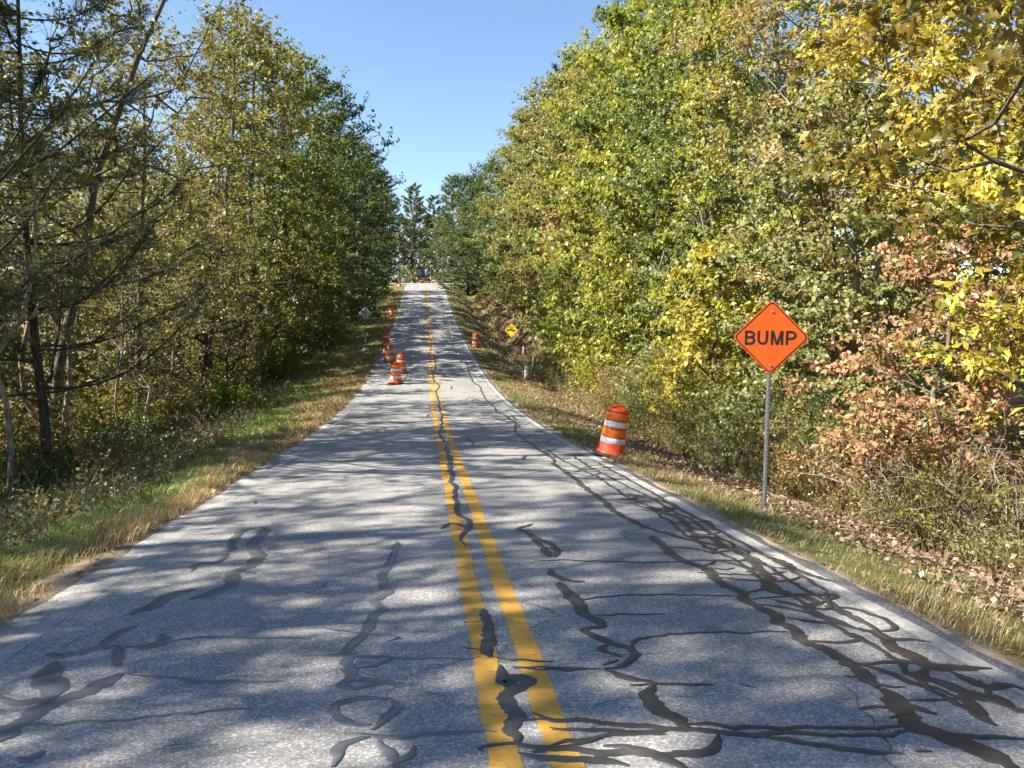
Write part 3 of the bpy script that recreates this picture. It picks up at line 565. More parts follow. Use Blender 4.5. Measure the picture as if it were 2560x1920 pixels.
plant('hickory_sapling', grow(104, 5.4, 1.5, .22, 62, 6, 11, .135, .55, RB, .5, .42, (-.08, 0), 'tall', .2, .05, twig_r=.004), 7.15, 8.0, 'yellow sapling with big long leaves at the right edge of the frame', 'tree', GR, K['yell'])
plant('sourwood_tree', grow(105, 15, 4.1, .12, 260, 9, 18, .125, .9, RB, .95, .36, (-.07, 0), 'tall', .3, .16, dead=.12, bark='pale_bark'), 10.2, 16.5, 'tall sourwood with hanging tan and orange leaves behind the yellow leaning tree', 'tree', GR, K['tan'])
plant('maple_tree', grow(106, 15.5, 4.1, .1, 260, 9, 20, .115, .9, RB, .4, .75, (-.05, .02), 'round', .3, .17, bark='pale_bark'), 9.9, 21, 'bright yellow green maple rising behind the orange sign', 'tree', GR, K['yg'])
plant('oak_tree', grow(107, 18, 4.4, .04, 280, 9, 19, .13, 1.0, RB, .4, .62, (-.04, 0), 'tall', .3, .19), 9.8, 26.5, 'full green oak left of the orange sign reaching to the ground', 'tree', GR, K['green'])
plant('sassafras_tree', grow(108, 5.6, 1.7, .2, 90, 7, 13, .13, .5, RB, .5, .6, (-.03, 0), 'tall', .1, .06, bark='dark_bark', twig_r=.004), 7.2, 20.2, 'small bright yellow sassafras with a dark trunk beside the orange sign', 'tree', GR, K['yell'])
plant('young_maple', grow(109, 8, 2.6, .08, 170, 8, 19, .105, .6, RB, .4, .7, (-.03, 0), 'round', .2, .08), 8.3, 15.2, 'green young maple directly behind the orange sign post', 'tree', GR, K['pale'])
# ---- shapes shared by the trees further up the road
PT = {}
PT['broad'] = grow(201, 16, 4.3, .02, 290, 9, 17, .165, 1.05, RB, .4, .68, env='round', road=-.25, trunk_r=.2)
PT['tall'] = grow(202, 17, 3.9, .02, 290, 9, 17, .165, 1.0, RB, .4, .65, env='tall', road=-.25, trunk_r=.2)
PT['open'] = grow(203, 16, 4.0, .08, 240, 9, 15, .16, 1.0, RB, .6, .55, env='tall', road=-.2, trunk_r=.2, dead=.1)
PT['small'] = grow(204, 7, 2.4, .03, 130, 8, 16, .13, .7, RB, .4, .65, env='round', road=-.2, trunk_r=.08)
PT['left_broad'] = grow(211, 16, 4.2, .10, 230, 8, 15, .17, 1.05, LB, .4, .68, env='round', road=.15, trunk_r=.2, bark='dark_bark')
PT['left_tall'] = grow(212, 17, 3.7, .10, 230, 8, 15, .17, 1.0, LB, .4, .65, env='tall', road=.15, trunk_r=.2, bark='dark_bark')
PT['left_high'] = grow(214, 17, 3.7, .45, 150, 8, 13, .14, 1.0, LB, .4, .6, env='round', trunk_r=.2, bark='dark_bark', dead=.1)
PT['cedar'] = grow(213, 9, 2.0, .02, 190, 8, 14, .14, .45, (0, 0, .4), -.4, .35, env='cone', trunk_r=.12, twig_r=.005)
PT['pine'] = pine(221, 20, 3.0, .36, 17, 6, 26, 13, .34, .022, lift=.3, pw=.32)
ORD = ['first', 'second', 'third', 'fourth', 'fifth', 'sixth', 'seventh', 'eighth', 'ninth', 'tenth', 'eleventh', 'twelfth', 'thirteenth', 'fourteenth', 'fifteenth']
NTH = lambda i: (ORD + ['sixteenth', 'seventeenth', 'eighteenth', 'nineteenth', 'twentieth', 'twenty first', 'twenty second', 'twenty third', 'twenty fourth', 'twenty fifth', 'twenty sixth'])[i]
rowR = [('maple_tree', 'broad', 10.8, 32, 1.12, 'yg', 'yellow green maple'), ('oak_tree', 'tall', 10.8, 37.5, 1.14, 'green', 'green oak'), ('maple_tree', 'broad', 11.4, 43, 1.18, 'yg', 'yellow and green maple'),
        ('sourwood_tree', 'open', 11.2, 49, 1.18, 'tan', 'tan tinged sourwood'), ('oak_tree', 'tall', 11.6, 55, 1.2, 'pale', 'pale green oak'), ('hickory_tree', 'broad', 11.4, 61.5, 1.22, 'olive', 'olive hickory'),
        ('oak_tree', 'tall', 11.2, 68, 1.2, 'olive', 'olive brown oak'), ('hickory_tree', 'broad', 12.2, 76, 1.22, 'pale', 'dusty green hickory'), ('oak_tree', 'tall', 12.2, 85, 1.2, 'olive', 'dull olive oak'),
        ('oak_tree', 'broad', 11.2, 95, 1.12, 'green', 'shaded green oak'), ('oak_tree', 'broad', 8.8, 106, 1.1, 'dark', 'dark green oak'), ('oak_tree', 'broad', 6.3, 119, 1.12, 'dark', 'dark oak near the crest')]
for i, (nm, p, x, y, s, k, d) in enumerate(rowR):
    plant(nm, PT[p], x, y, f'{d}, {ORD[i]} tree uphill of the full green right oak', 'tree', GR, K[k], rz=i * 2.4 % 1.2 - .6, sc=s)
plant('pine_tree', PT['pine'], 12.2, 66, 'tall blue green pine poking above the right treeline', 'tree', GR, ((.06, .10, .06), (.10, .14, .08)), sc=1.1)
plant('beech_sapling', PT['small'], 10.0, 72, 'small russet brown tree on the right bank above the yellow signs', 'tree', GR, ((.26, .13, .065), (.17, .12, .05)), sc=1.15)
plant('young_maple', PT['small'], 9.8, 49, 'low yellow tree on the right bank behind the wooden post', 'tree', GR, K['yg'], rz=.5, sc=.85)
plant('young_maple', PT['small'], 9.0, 34.5, 'low yellow green tree on the right bank above the orange pin flags', 'tree', GR, K['yg'], rz=-.5, sc=.8)
plant('young_maple', PT['small'], 10.2, 58, 'low green tree on the right bank behind the truck sign', 'tree', GR, K['pale'], rz=.2, sc=.9)
plant('young_maple', PT['small'], 11.4, 92, 'low green tree on the right bank behind the side road sign', 'tree', GR, K['green'], rz=.2, sc=.9)
# ---- left side
plant('pine_tree', pine(301, 15.5, 5.4, .16, 18, 5, 58, 16, .15, .0075, lift=.45, trunk_r=.15), -9.6, 13.0, 'dark open pine with long bare limbs at the left edge of the frame', 'tree', GL, K['firb'])
plant('pine_tree', pine(302, 12.5, 3.8, .20, 15, 5, 50, 16, .15, .0075, lift=.3, trunk_r=.10), -8.4, 17.0, 'smaller dark pine just right of the big pine at the left edge', 'tree', GL, K['firb'])
plant('leaning_tree', grow(303, 14, 3.2, .40, 130, 8, 10, .12, .9, LB, .4, .6, (.24, .05), 'round', .2, .13, bark='bark', dead=.2), -10.2, 21.2, 'thin tree with a bare slanting forked trunk on the left below the verge', 'tree', GL, K['olive'])
plant('tangled_tree', grow(304, 14.5, 3.4, .30, 230, 9, 14, .095, .95, LB, .4, .6, (.05, 0), 'tall', .1, .10, bark='brown_twig', dead=.3), -10.6, 16.2, 'vine tangled tree with tiny yellow leaves behind the smaller pine', 'tree', GL, K['dull'])
plant('tangled_tree', grow(305, 12.5, 3.2, .30, 210, 9, 14, .095, .95, LB, .4, .6, (.06, 0), 'tall', .1, .11, bark='brown_twig', dead=.25), -9.6, 25.4, 'dull olive vine hung tree right of the slanting forked trunk', 'tree', GL, K['dull'])
plant('vine_covered_tree', grow(306, 7.6, 2.0, .16, 130, 8, 12, .10, .85, LB, .7, .6, (.03, 0), 'tall', .2, .30, bark='dark_bark', dead=.15), -8.7, 31, 'thick dark trunk wrapped in vines in the middle of the left treeline', 'tree', GL, ((.10, .13, .03), (.20, .13, .065)))
plant('tulip_poplar', grow(307, 18.5, 3.4, .22, 200, 8, 14, .13, .95, LB, .5, .8, (.02, 0), 'tall', .2, .17, dead=.12), -10.2, 38.5, 'tall yellow green poplar at the top of the left treeline', 'tree', GL, K['olive'])
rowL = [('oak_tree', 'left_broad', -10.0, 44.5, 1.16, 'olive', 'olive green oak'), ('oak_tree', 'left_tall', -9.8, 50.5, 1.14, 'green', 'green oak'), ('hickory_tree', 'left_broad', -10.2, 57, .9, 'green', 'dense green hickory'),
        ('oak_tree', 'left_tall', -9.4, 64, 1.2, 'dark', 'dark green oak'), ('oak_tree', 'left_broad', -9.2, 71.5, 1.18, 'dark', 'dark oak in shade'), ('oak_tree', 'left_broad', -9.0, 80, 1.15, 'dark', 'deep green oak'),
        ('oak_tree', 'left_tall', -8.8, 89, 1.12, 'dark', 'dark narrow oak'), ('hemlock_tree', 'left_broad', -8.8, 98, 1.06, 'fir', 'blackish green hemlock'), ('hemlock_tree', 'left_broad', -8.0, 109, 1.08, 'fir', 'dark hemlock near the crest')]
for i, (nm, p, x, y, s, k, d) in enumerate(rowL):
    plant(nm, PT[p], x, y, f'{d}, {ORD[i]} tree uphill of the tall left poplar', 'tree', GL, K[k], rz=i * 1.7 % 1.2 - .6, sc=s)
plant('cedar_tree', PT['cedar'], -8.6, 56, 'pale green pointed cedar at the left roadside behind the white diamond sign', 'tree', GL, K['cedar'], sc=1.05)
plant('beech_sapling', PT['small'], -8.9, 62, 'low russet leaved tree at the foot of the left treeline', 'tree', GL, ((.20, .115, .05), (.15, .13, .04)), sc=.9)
PT['sapling'] = grow(231, 8, 1.3, .35, 34, 6, 8, .09, .6, LB, .4, .6, env='tall', trunk_r=.045, bark='twig', dead=.35, wig=.5)
PT['stem'] = grow(232, 9, 1.6, .5, 26, 6, 6, .09, .7, LB, .4, .6, env='tall', trunk_r=.06, bark='twig', dead=.5, wig=.6)
for i, (p_, x, y, s, k) in enumerate((('stem', -8.3, 15.2, .8, 'olive'), ('sapling', -11, 17.5, 1., 'dull'), ('stem', -9.2, 19.4, .9, 'dull'), ('sapling', -8.4, 20.4, .75, 'yg'), ('stem', -11.2, 22.6, 1.1, 'olive'), ('sapling', -8.8, 23.6, .9, 'olive'), ('stem', -10.6, 27.2, 1.05, 'dull'), ('sapling', -9.4, 28.4, .8, 'yg'),
                                       ('stem', -9.4, 33.2, .75, 'tan'), ('sapling', -10.6, 35.8, .9, 'olive'), ('stem', -9.4, 37, .95, 'tan'), ('sapling', -9.2, 41.4, 1., 'brown'))):
    plant('thin_sapling', PT[p_], x, y, f'{["thin bare stemmed", "slender sparse leaved"][p_ == "sapling"]} sapling, {ORD[i]} thin stem uphill inside the left wood edge', 'tree', GL, K[k], rz=i * 2.1, sc=s, rot=(.06 * math.sin(i * 3), .09 * math.cos(i * 2.3)))
# beyond the left edge of the frame: they throw the shade on the near road
for i, (x, y, s, p) in enumerate(((-16.5, 14.8, 1.0, 'left_high'), (-16.5, 5.6, 1.0, 'left_high'), (-15.6, 1, 1.0, 'left_high'), (-16.2, -3.6, 1.0, 'left_high'), (-12.8, 3.4, .78, 'left_high'), (-12.6, -1.6, .8, 'left_high'))):
    plant('oak_tree', PT[p], x, y, f'oak outside the frame on the near left, {ORD[i]} from the big pine', 'tree', GL, K['olive'], rz=i * 2., sc=s)
# ---- pines beyond the crossroad
for i, (x, y, s) in enumerate(((-9, 172, 1.2), (-2.5, 178, 1.12), (2.5, 185, 1.05), (6.5, 176, 1.2), (-15, 180, 1.15), (12, 182, 1.25), (-22, 174, 1.1), (19, 178, 1.2))):
    plant('pine_tree', PT['pine'], x, y, f'tall pine beyond the crossroad, {ORD[[2, 3, 4, 5, 1, 6, 0, 7][i]]} from the left', 'tree', 'pines beyond the crossroad', ((.07, .11, .05), (.15, .16, .06)), rz=i * 1.3, sc=s)
for i, (x, y, s, k) in enumerate(((-12, 168, .95, 'olive'), (3.8, 168, .85, 'pale'), (9.5, 166, 1.0, 'olive'), (-18, 168, 1.0, 'dark'))):
    plant('oak_tree', PT['left_tall'], x, y, f'rounded broadleaf tree beyond the crossroad, {["second", "third", "fourth", "first"][i]} from the left', 'tree', 'pines beyond the crossroad', K[k], rz=i * 1.1, sc=s)
plant('poplar_tree', PT['small'], -6.2, 166, 'small pale yellow tree beyond the crossroad left of the dark board', 'tree', 'pines beyond the crossroad', ((.26, .25, .10), (.34, .30, .13)), sc=(1.0, 1.0, 1.6))

# ---- woods behind the first row: a mass nobody could count
def woods(seed, spots, lsize, nl, col1, col2, lab):
    g = rngs(seed); cb = MB(); P = []; R = []; LP = []; CV = []
    for x, y, h, r in spots:
        z = gz(x, y); P.append(np.array([[x, y, z - .2], [x + g.normal() * .2, y + g.normal() * .2, z + h * .5], [x + g.normal() * .4, y + g.normal() * .4, z + h * .95]])); R.append(np.array([.13, .09, .02]) * h / 12)
        nc = 40; t = g.random(nc); th = g.random(nc) * 6.28; rr = r * np.sin(math.pi * np.clip(.15 + .8 * t, 0, 1)) ** .6 * np.sqrt(.15 + .85 * g.random(nc))
        c = np.c_[x + np.cos(th) * rr, y + np.sin(th) * rr, z + h * (.05 + .95 * t)]; n = nl // nc
        LP.append(np.repeat(c, n, 0) + g.normal(size=(nc * n, 3)) * [.6, .6, .5]); CV.append(np.repeat(g.random(nc), n))
    canes(cb, np.array(P), np.array(R), 5, v=.9, w=.0)
    LP = np.concatenate(LP); leaves(cb, g, LP, lsize, (-.1, -.2, .6), .4, .7, v=np.clip(np.concatenate(CV) * .6 + .4 * g.random(len(LP)), 0, 1))
    mt = leafmat('woodland_leaf_%d' % seed, .3, .04, col1, col2)
    tag(link('woodland', cb.mesh('woodland', mt)), lab, 'woods', kind='stuff')
g = rngs(41)
woods(61, [(14 + 4.2 * (i % 3) + g.normal() * .8, 5 + i * 2.3 + g.normal(), 11 + 5 * g.random() - (2 if i < 6 else 0) + (3 if i > 16 else 0), 3.2) for i in range(52)] + [(12.6, 7.6, 8, 2.6), (13, 11, 9, 2.8), (15.5, 8.5, 9, 3), (12.8, 14, 9, 2.6)], .26, 2200, (.16, .18, .04), (.36, .30, .06), 'green and yellow woods behind the right roadside trees')
woods(62, [(-15 - 4.6 * (i % 3) + g.normal(), 6 + i * 2.2 + g.normal(), 7.5 + 2 * g.random() + 1.6 * (i % 3) + (4 if i > 17 else 0), 3.2) for i in range(50)], .26, 2600, (.09, .11, .03), (.24, .21, .06), 'dull green woods behind the left roadside trees')
woods(63, [(-90 + i * 3.0 + g.normal(), 188 + 8 * (i % 3) + g.normal(), 13 + 6 * g.random(), 3.4) for i in range(60)], .7, 1500, (.075, .095, .04), (.18, .165, .07), 'distant woods across the crossroad on the hilltop')

# ---- shrubs
BT = {}
for i in range(4): BT['leafy%d' % i] = bush(401 + i, 2.3, 1.4, 36, 9, 14, .10, .62, bias=RB)
for i in range(2): BT['fine%d' % i] = bush(411 + i, 1.8, 1.3, 46, 11, 12, .06, .5, bias=RB)
for i in range(2): BT['bare%d' % i] = bush(421 + i, 1.9, 1.7, 70, 9, 0, .05, bark='twig', arch=.7, rad=.009)
BT['sparse'] = bush(431, 1.4, 1.2, 46, 9, 8, .065, .5, bark='twig', bias=RB, arch=.6, rad=.008)
BT['vine'] = bush(441, 3.4, 1.7, 50, 10, 14, .105, .7, bark='brown_twig', bias=LB, arch=.35)
SR, SL = 'shrubs on the right bank', 'shrubs below the left verge'
shr = [('bare_brush', 'bare0', 7.0, 8.6, 1., 'tan', 'dry twiggy brush'), ('bare_brush', 'bare1', 6.6, 9.9, .95, 'tan', 'pale leafless brush'), ('thin_shrub', 'sparse', 6.3, 9.2, .9, 'olive', 'thin olive weeds'), ('thin_shrub', 'sparse', 6.4, 11.4, .9, 'pink', 'thin pinkish shrub'),
       ('small_leaved_shrub', 'fine0', 6.9, 12.4, 1., 'green', 'fine leaved green shrub'), ('small_leaved_shrub', 'fine1', 6.7, 14.2, 1., 'olive', 'olive fine leaved shrub'), ('thin_shrub', 'sparse', 6.3, 13.2, 1., 'tan', 'dry tan thin shrub'), ('leafy_shrub', 'leafy0', 7.5, 13.4, 1., 'green', 'green leafy shrub'),
       ('thin_shrub', 'sparse', 6.3, 16.2, 1., 'pale', 'pale thin shrub'), ('leafy_shrub', 'leafy1', 7.3, 17.4, 1., 'pale', 'pale leafy shrub'), ('small_leaved_shrub', 'fine0', 6.8, 19.2, 1.1, 'olive', 'dull fine leaved shrub'), ('leafy_shrub', 'leafy2', 7.4, 22.4, 1.1, 'yg', 'yellow green leafy shrub'),
       ('small_leaved_shrub', 'fine1', 6.7, 24, 1.15, 'pale', 'grey green fine leaved shrub'), ('leafy_shrub', 'leafy3', 7.3, 26.5, 1.1, 'pale', 'grey green leafy shrub'), ('small_leaved_shrub', 'fine0', 6.9, 28.8, 1.2, 'tan', 'tan fine leaved shrub'), ('leafy_shrub', 'leafy0', 7.3, 31.5, 1.2, 'yg', 'yellowish leafy shrub'),
       ('leafy_shrub', 'leafy1', 8.0, 36, 1.2, 'yg', 'yellow rounded shrub'), ('small_leaved_shrub', 'fine1', 7.9, 38.8, 1.2, 'olive', 'olive rounded shrub'), ('leafy_shrub', 'leafy2', 8.3, 42, 1.2, 'tan', 'tan and green shrub'), ('leafy_shrub', 'leafy3', 8.6, 47, 1.3, 'yg', 'bright yellow shrub'), ('leafy_shrub', 'leafy0', 9.2, 53.5, 1.3, 'pale', 'pale bank shrub'),
       ('leafy_shrub', 'leafy1', 9.9, 60, 1.3, 'green', 'green bank shrub'), ('leafy_shrub', 'leafy2', 10.2, 66, 1.3, 'pale', 'dusty bank shrub'), ('leafy_shrub', 'leafy3', 9.8, 76, 1.4, 'brown', 'brown bank shrub'), ('leafy_shrub', 'leafy0', 9.8, 84, 1.4, 'olive', 'olive bank shrub'), ('leafy_shrub', 'leafy1', 9.5, 101, 1.4, 'green', 'shaded bank shrub')]
for i, (nm, p, x, y, s, k, d) in enumerate(shr):
    plant(nm, BT[p], x, y, f'{d}, {NTH(i)} shrub uphill along the right bank', 'shrub', SR, K[k], rz=i * 1.9, sc=s, parts=('stems', 'foliage'), dz=0)
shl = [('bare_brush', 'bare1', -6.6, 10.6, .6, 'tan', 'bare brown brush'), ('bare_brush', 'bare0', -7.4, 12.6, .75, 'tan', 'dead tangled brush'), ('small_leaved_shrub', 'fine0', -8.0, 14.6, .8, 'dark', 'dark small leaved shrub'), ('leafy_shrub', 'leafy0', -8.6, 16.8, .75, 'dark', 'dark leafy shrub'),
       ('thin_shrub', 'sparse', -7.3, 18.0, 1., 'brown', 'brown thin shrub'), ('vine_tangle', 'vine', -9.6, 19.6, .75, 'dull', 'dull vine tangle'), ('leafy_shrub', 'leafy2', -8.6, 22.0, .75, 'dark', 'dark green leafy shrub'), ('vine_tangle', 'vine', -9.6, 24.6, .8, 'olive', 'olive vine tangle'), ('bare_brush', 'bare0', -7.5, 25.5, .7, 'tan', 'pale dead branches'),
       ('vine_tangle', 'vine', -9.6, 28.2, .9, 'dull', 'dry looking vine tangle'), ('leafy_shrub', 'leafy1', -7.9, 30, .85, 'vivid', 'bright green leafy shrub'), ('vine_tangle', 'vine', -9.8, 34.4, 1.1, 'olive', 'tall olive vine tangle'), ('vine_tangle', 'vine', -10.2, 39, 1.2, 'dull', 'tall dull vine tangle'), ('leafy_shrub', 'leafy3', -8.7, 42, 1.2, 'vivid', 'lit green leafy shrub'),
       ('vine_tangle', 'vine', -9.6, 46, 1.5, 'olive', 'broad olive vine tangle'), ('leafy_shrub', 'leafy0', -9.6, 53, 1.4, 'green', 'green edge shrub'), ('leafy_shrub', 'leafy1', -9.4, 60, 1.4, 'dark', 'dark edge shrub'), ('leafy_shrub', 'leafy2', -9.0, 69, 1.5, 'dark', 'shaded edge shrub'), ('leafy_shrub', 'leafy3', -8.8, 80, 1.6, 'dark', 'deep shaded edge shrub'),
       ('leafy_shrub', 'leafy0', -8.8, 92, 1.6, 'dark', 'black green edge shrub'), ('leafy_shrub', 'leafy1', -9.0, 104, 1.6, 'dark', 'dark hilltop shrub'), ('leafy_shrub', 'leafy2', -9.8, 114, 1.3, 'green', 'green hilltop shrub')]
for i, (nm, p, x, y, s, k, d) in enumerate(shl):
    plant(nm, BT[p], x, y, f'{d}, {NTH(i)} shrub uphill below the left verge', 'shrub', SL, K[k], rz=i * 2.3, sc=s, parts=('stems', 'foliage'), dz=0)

# ---- low undergrowth on the wood floor
woods(64, [(-70 + i * 3.4 + g.normal(), 158 + 5 * (i % 2) + g.normal(), 2.6 + 1.6 * g.random(), 2.4) for i in range(44)], .42, 420, (.075, .10, .035), (.20, .18, .07), 'low brush along the far side of the crossroad')

def under(seed, lo, hi, y1, n, col1, col2, lab, hmax):
    g = rngs(seed); y = 3 + (y1 - 3) * g.random(n) ** 1.5; u = g.random(n); b = np.array([bL(q) if lo < 0 else bR(q) for q in y]); x = b + lo + (hi - lo) * u ** 1.3
    cl = .5 + .5 * np.sin(x * 2.1 + y * 1.3) * np.sin(y * 1.9 - x); z = ground(x, y) + hmax * cl * g.random(n) ** 1.4
    mb = MB(); leaves(mb, g, np.c_[x, y, z], .075 + .0012 * y, (0, -.1, .7), .3, .65, v=np.clip(.5 * cl + .5 * g.random(n), 0, 1))
    k = n // 7; i = g.integers(0, n, k); A = np.c_[x[i], y[i], ground(x[i], y[i])]; cones(mb, A, A + np.c_[g.normal(size=(k, 2)) * .2, .25 + .55 * g.random(k)], .004)
    tag(link('undergrowth', mb.mesh('undergrowth', leafmat('undergrowth_leaf_%d' % seed, .3, .04, col1, col2))), lab, 'undergrowth', kind='stuff')
under(71, .1, 7, 110, 26000, (.10, .13, .03), (.24, .18, .075), 'low weeds and seedlings under the right roadside trees', .75)
under(72, -.3, -8, 110, 30000, (.08, .13, .03), (.22, .17, .07), 'dark low weeds and vines under the left roadside trees', .8)
# fallen leaves
def litter(seed, n, xr, yr, lab):
    g = rngs(seed); y = yr[0] + (yr[1] - yr[0]) * g.random(n) ** 2.2; b = bR(y) if xr[0] > 0 else bL(y); x = b + (xr[0] - 3 if xr[0] > 0 else xr[0]) + (xr[1] - xr[0]) * g.random(n)
    keep = (x > ER + .15) | (x < EL - .15); x, y = x[keep], y[keep]; n = len(x)
    mb = MB(); leaves(mb, g, np.c_[x, y, ground(x, y) + .012 + .035 * g.random(n)], .055 + .0007 * y, (0, 0, 1.0), .05, .65, fold=.14)
    tag(link('fallen_leaves', mb.mesh('fallen_leaves', leafmat('fallen_leaf_%d' % seed, .1, .05, (.13, .085, .055), (.30, .21, .135)))), lab, 'leaves', kind='stuff')
litter(81, 30000, (1.0, 5.0), (4, 90), 'brown fallen leaves along the right ditch')
litter(82, 9000, (-3.5, .3), (40, 112), 'brown fallen leaves on the left slope up the hill')
g = rngs(83); mb = MB(); n = 420; y = 3 + 45 * g.random(n) ** 1.4; sgn = g.random(n) < .5; x = np.where(sgn, EL - .02 - .14 * g.random(n), ER - .02 + .25 * g.random(n)); z = np.maximum(roadz(x, y), ground(x, y)) + .012
leaves(mb, g, np.c_[x, y, z], .06, (0, 0, 1.5), .05, .6, fold=.14)
tag(link('fallen_leaves', mb.mesh('fallen_leaves', leafmat('edge_leaf', .1, .05, (.17, .08, .05), (.33, .2, .11)))), 'scattered dead leaves along the pavement edges', 'leaves', kind='stuff')

# ---- grass blades
def grass(seed, zones, side, lab):
    g = rngs(seed); mb = MB()
    for (y0, y1, dens, hh, ww) in zones:
        area = (y1 - y0) * 5; n = int(area * dens); y = y0 + (y1 - y0) * g.random(n); e = EL if side < 0 else ER; b = bL(y) if side < 0 else bR(y)
        x = e + (b - e) * g.random(n) * 1.06; d = np.abs(x - e); u = d / np.abs(b - e)
        patch = .5 + .5 * np.sin(x * 3.1 + np.sin(y * .8) * 2) * np.sin(y * 2.2 + x * 1.2); patch2 = .5 + .5 * np.sin(y * .55 + x * .8 + side)
        keep = g.random(n) < np.abs(b - e) / 5 * sst(.02, .22, d + .08 * patch) * (.35 + .65 * patch)
        if side < 0: keep &= g.random(n) > .93 * np.exp(-((y - 6.6) / .8) ** 2) * (1 - sst(.35, .8, d))
        else: keep &= g.random(n) > .93 * sst(.22, .5, u) * (1 - sst(19, 32, y)) ; keep &= g.random(n) > .55 * sst(.55, .9, u)
        x, y, d, u, patch, patch2 = (q[keep] for q in (x, y, d, u, patch, patch2)); n = len(x)
        tall = .55 + .8 * patch + (.5 * np.exp(-((y - 8.3) / 1.0) ** 2) * np.exp(-((d - .55) / .4) ** 2) if side < 0 else -.12)
        h = hh * tall * (.5 + .9 * g.random(n)); h = np.maximum(h, .03); az = g.random(n) * 6.283; ln = .35 + 1.0 * g.random(n)
        dr = np.c_[np.cos(az), np.sin(az), np.zeros(n)]; sd = np.c_[-np.sin(az + .6), np.cos(az + .6), np.zeros(n)] * (ww * (.6 + .8 * g.random(n)))[:, None]
        B = np.c_[x, y, ground(x, y) - .01]; Md = B + dr * (h * .30 * ln)[:, None] + [0, 0, 1] * (h * .62)[:, None]; Tp = B + dr * (h * .95 * ln)[:, None] + [0, 0, 1] * (h * (1 - .36 * ln))[:, None]
        # dry near the pavement, fresh green towards the wood
        green = sst(.30, .85, u + .3 * (patch2 - .5) + .5 * (g.random(n) - .5)) if side < 0 else sst(.45, 1.1, patch2 + .7 * (g.random(n) - .4))
        v = np.clip(green, 0, 1); w = np.clip(.15 + .7 * g.random(n), 0, 1)
        V = np.stack([B - sd, B + sd, Md - sd * .7, Md + sd * .7, Tp], 1); i = np.arange(n)[:, None] * 5
        if y0 < 40: mb.add(V, np.concatenate([i, i + 1, i + 3, i + 2], 1), np.concatenate([i + 2, i + 3, i + 4], 1), v=v, w=w)
        else: mb.add(np.stack([B - sd, B + sd, Tp], 1), T=np.arange(n * 3).reshape(n, 3), v=v, w=w)
    mt = leafmat('grass_blade_%d' % seed, .3, .05, (.40, .31, .13) if side < 0 else (.31, .245, .11), (.19, .28, .04) if side < 0 else (.175, .175, .055))
    tag(link('verge_grass', mb.mesh('verge_grass', mt)), lab, 'grass', kind='stuff')
grass(91, ((3.2, 10, 2800, .14, .0026), (10, 18, 1400, .14, .0038), (18, 40, 450, .16, .007), (40, 75, 130, .18, .016), (75, 132, 55, .22, .03)), -1, 'tan and green grass on the left road verge')
grass(92, ((3.2, 10, 1900, .10, .0026), (10, 18, 1100, .11, .0036), (18, 40, 400, .14, .007), (40, 75, 120, .16, .016), (75, 132, 50, .18, .03)), 1, 'short tan and green grass on the right road verge')

# tall dry weeds where the verge meets the shrubs
def weeds(seed, side, n, y1, lab, c1, c2, hh):
    g = rngs(seed); y = 4 + (y1 - 4) * g.random(n) ** 1.7; b = bL(y) if side < 0 else bR(y); x = b + side * ((-.35 if side < 0 else .15) + 2.2 * g.random(n) ** 1.4); cl = .5 + .5 * np.sin(x * 2.3 + y) * np.sin(1.7 * y - x)
    h = hh * (.4 + .8 * cl) * (.4 + .8 * g.random(n)); az = g.random(n) * 6.283; K = 5; u = np.linspace(0, 1, K)[None, :, None]; d = np.c_[np.cos(az), np.sin(az), 0 * az]
    B = np.c_[x, y, ground(x, y) - .02]; P = B[:, None] + d[:, None] * (u ** 1.8) * (h * (.2 + .8 * g.random(n)))[:, None, None] + np.array([0, 0, 1.]) * (u - .25 * u ** 3 * g.random((n, 1, 1))) * h[:, None, None] + np.cumsum(g.normal(size=(n, K, 3)) * .018, 1) * u
    mb = MB(); canes(mb, P, (.0028 + .00012 * y)[:, None] * np.linspace(1, .3, K)[None], 3, v=np.repeat(g.random(n), (K - 1) * 3), w=np.repeat(g.random(n), (K - 1) * 3))
    m_ = n * 5; i = g.integers(0, n, m_); f = 1 + g.random(m_) * (K - 2); i0 = f.astype(int); fr = (f - i0)[:, None]; LP = P[i, i0] * (1 - fr) + P[i, np.minimum(i0 + 1, K - 1)] * fr + g.normal(size=(m_, 3)) * .03
    leaves(mb, g, LP, .045 + .0008 * y[i], (-.2 if side > 0 else 0, -.1, .5), .3, .45, v=g.random(m_))
    tag(link('tall_weeds', mb.mesh('tall_weeds', leafmat('weed_%d' % seed, .3, .03, c1, c2))), lab, 'weeds', kind='stuff')
weeds(95, 1, 6500, 60, 'tall dry weeds at the foot of the right bank shrubs', (.32, .25, .13), (.17, .19, .05), .75)
weeds(96, -1, 3000, 60, 'tall weeds along the edge of the left wood', (.24, .18, .10), (.11, .15, .035), .6)

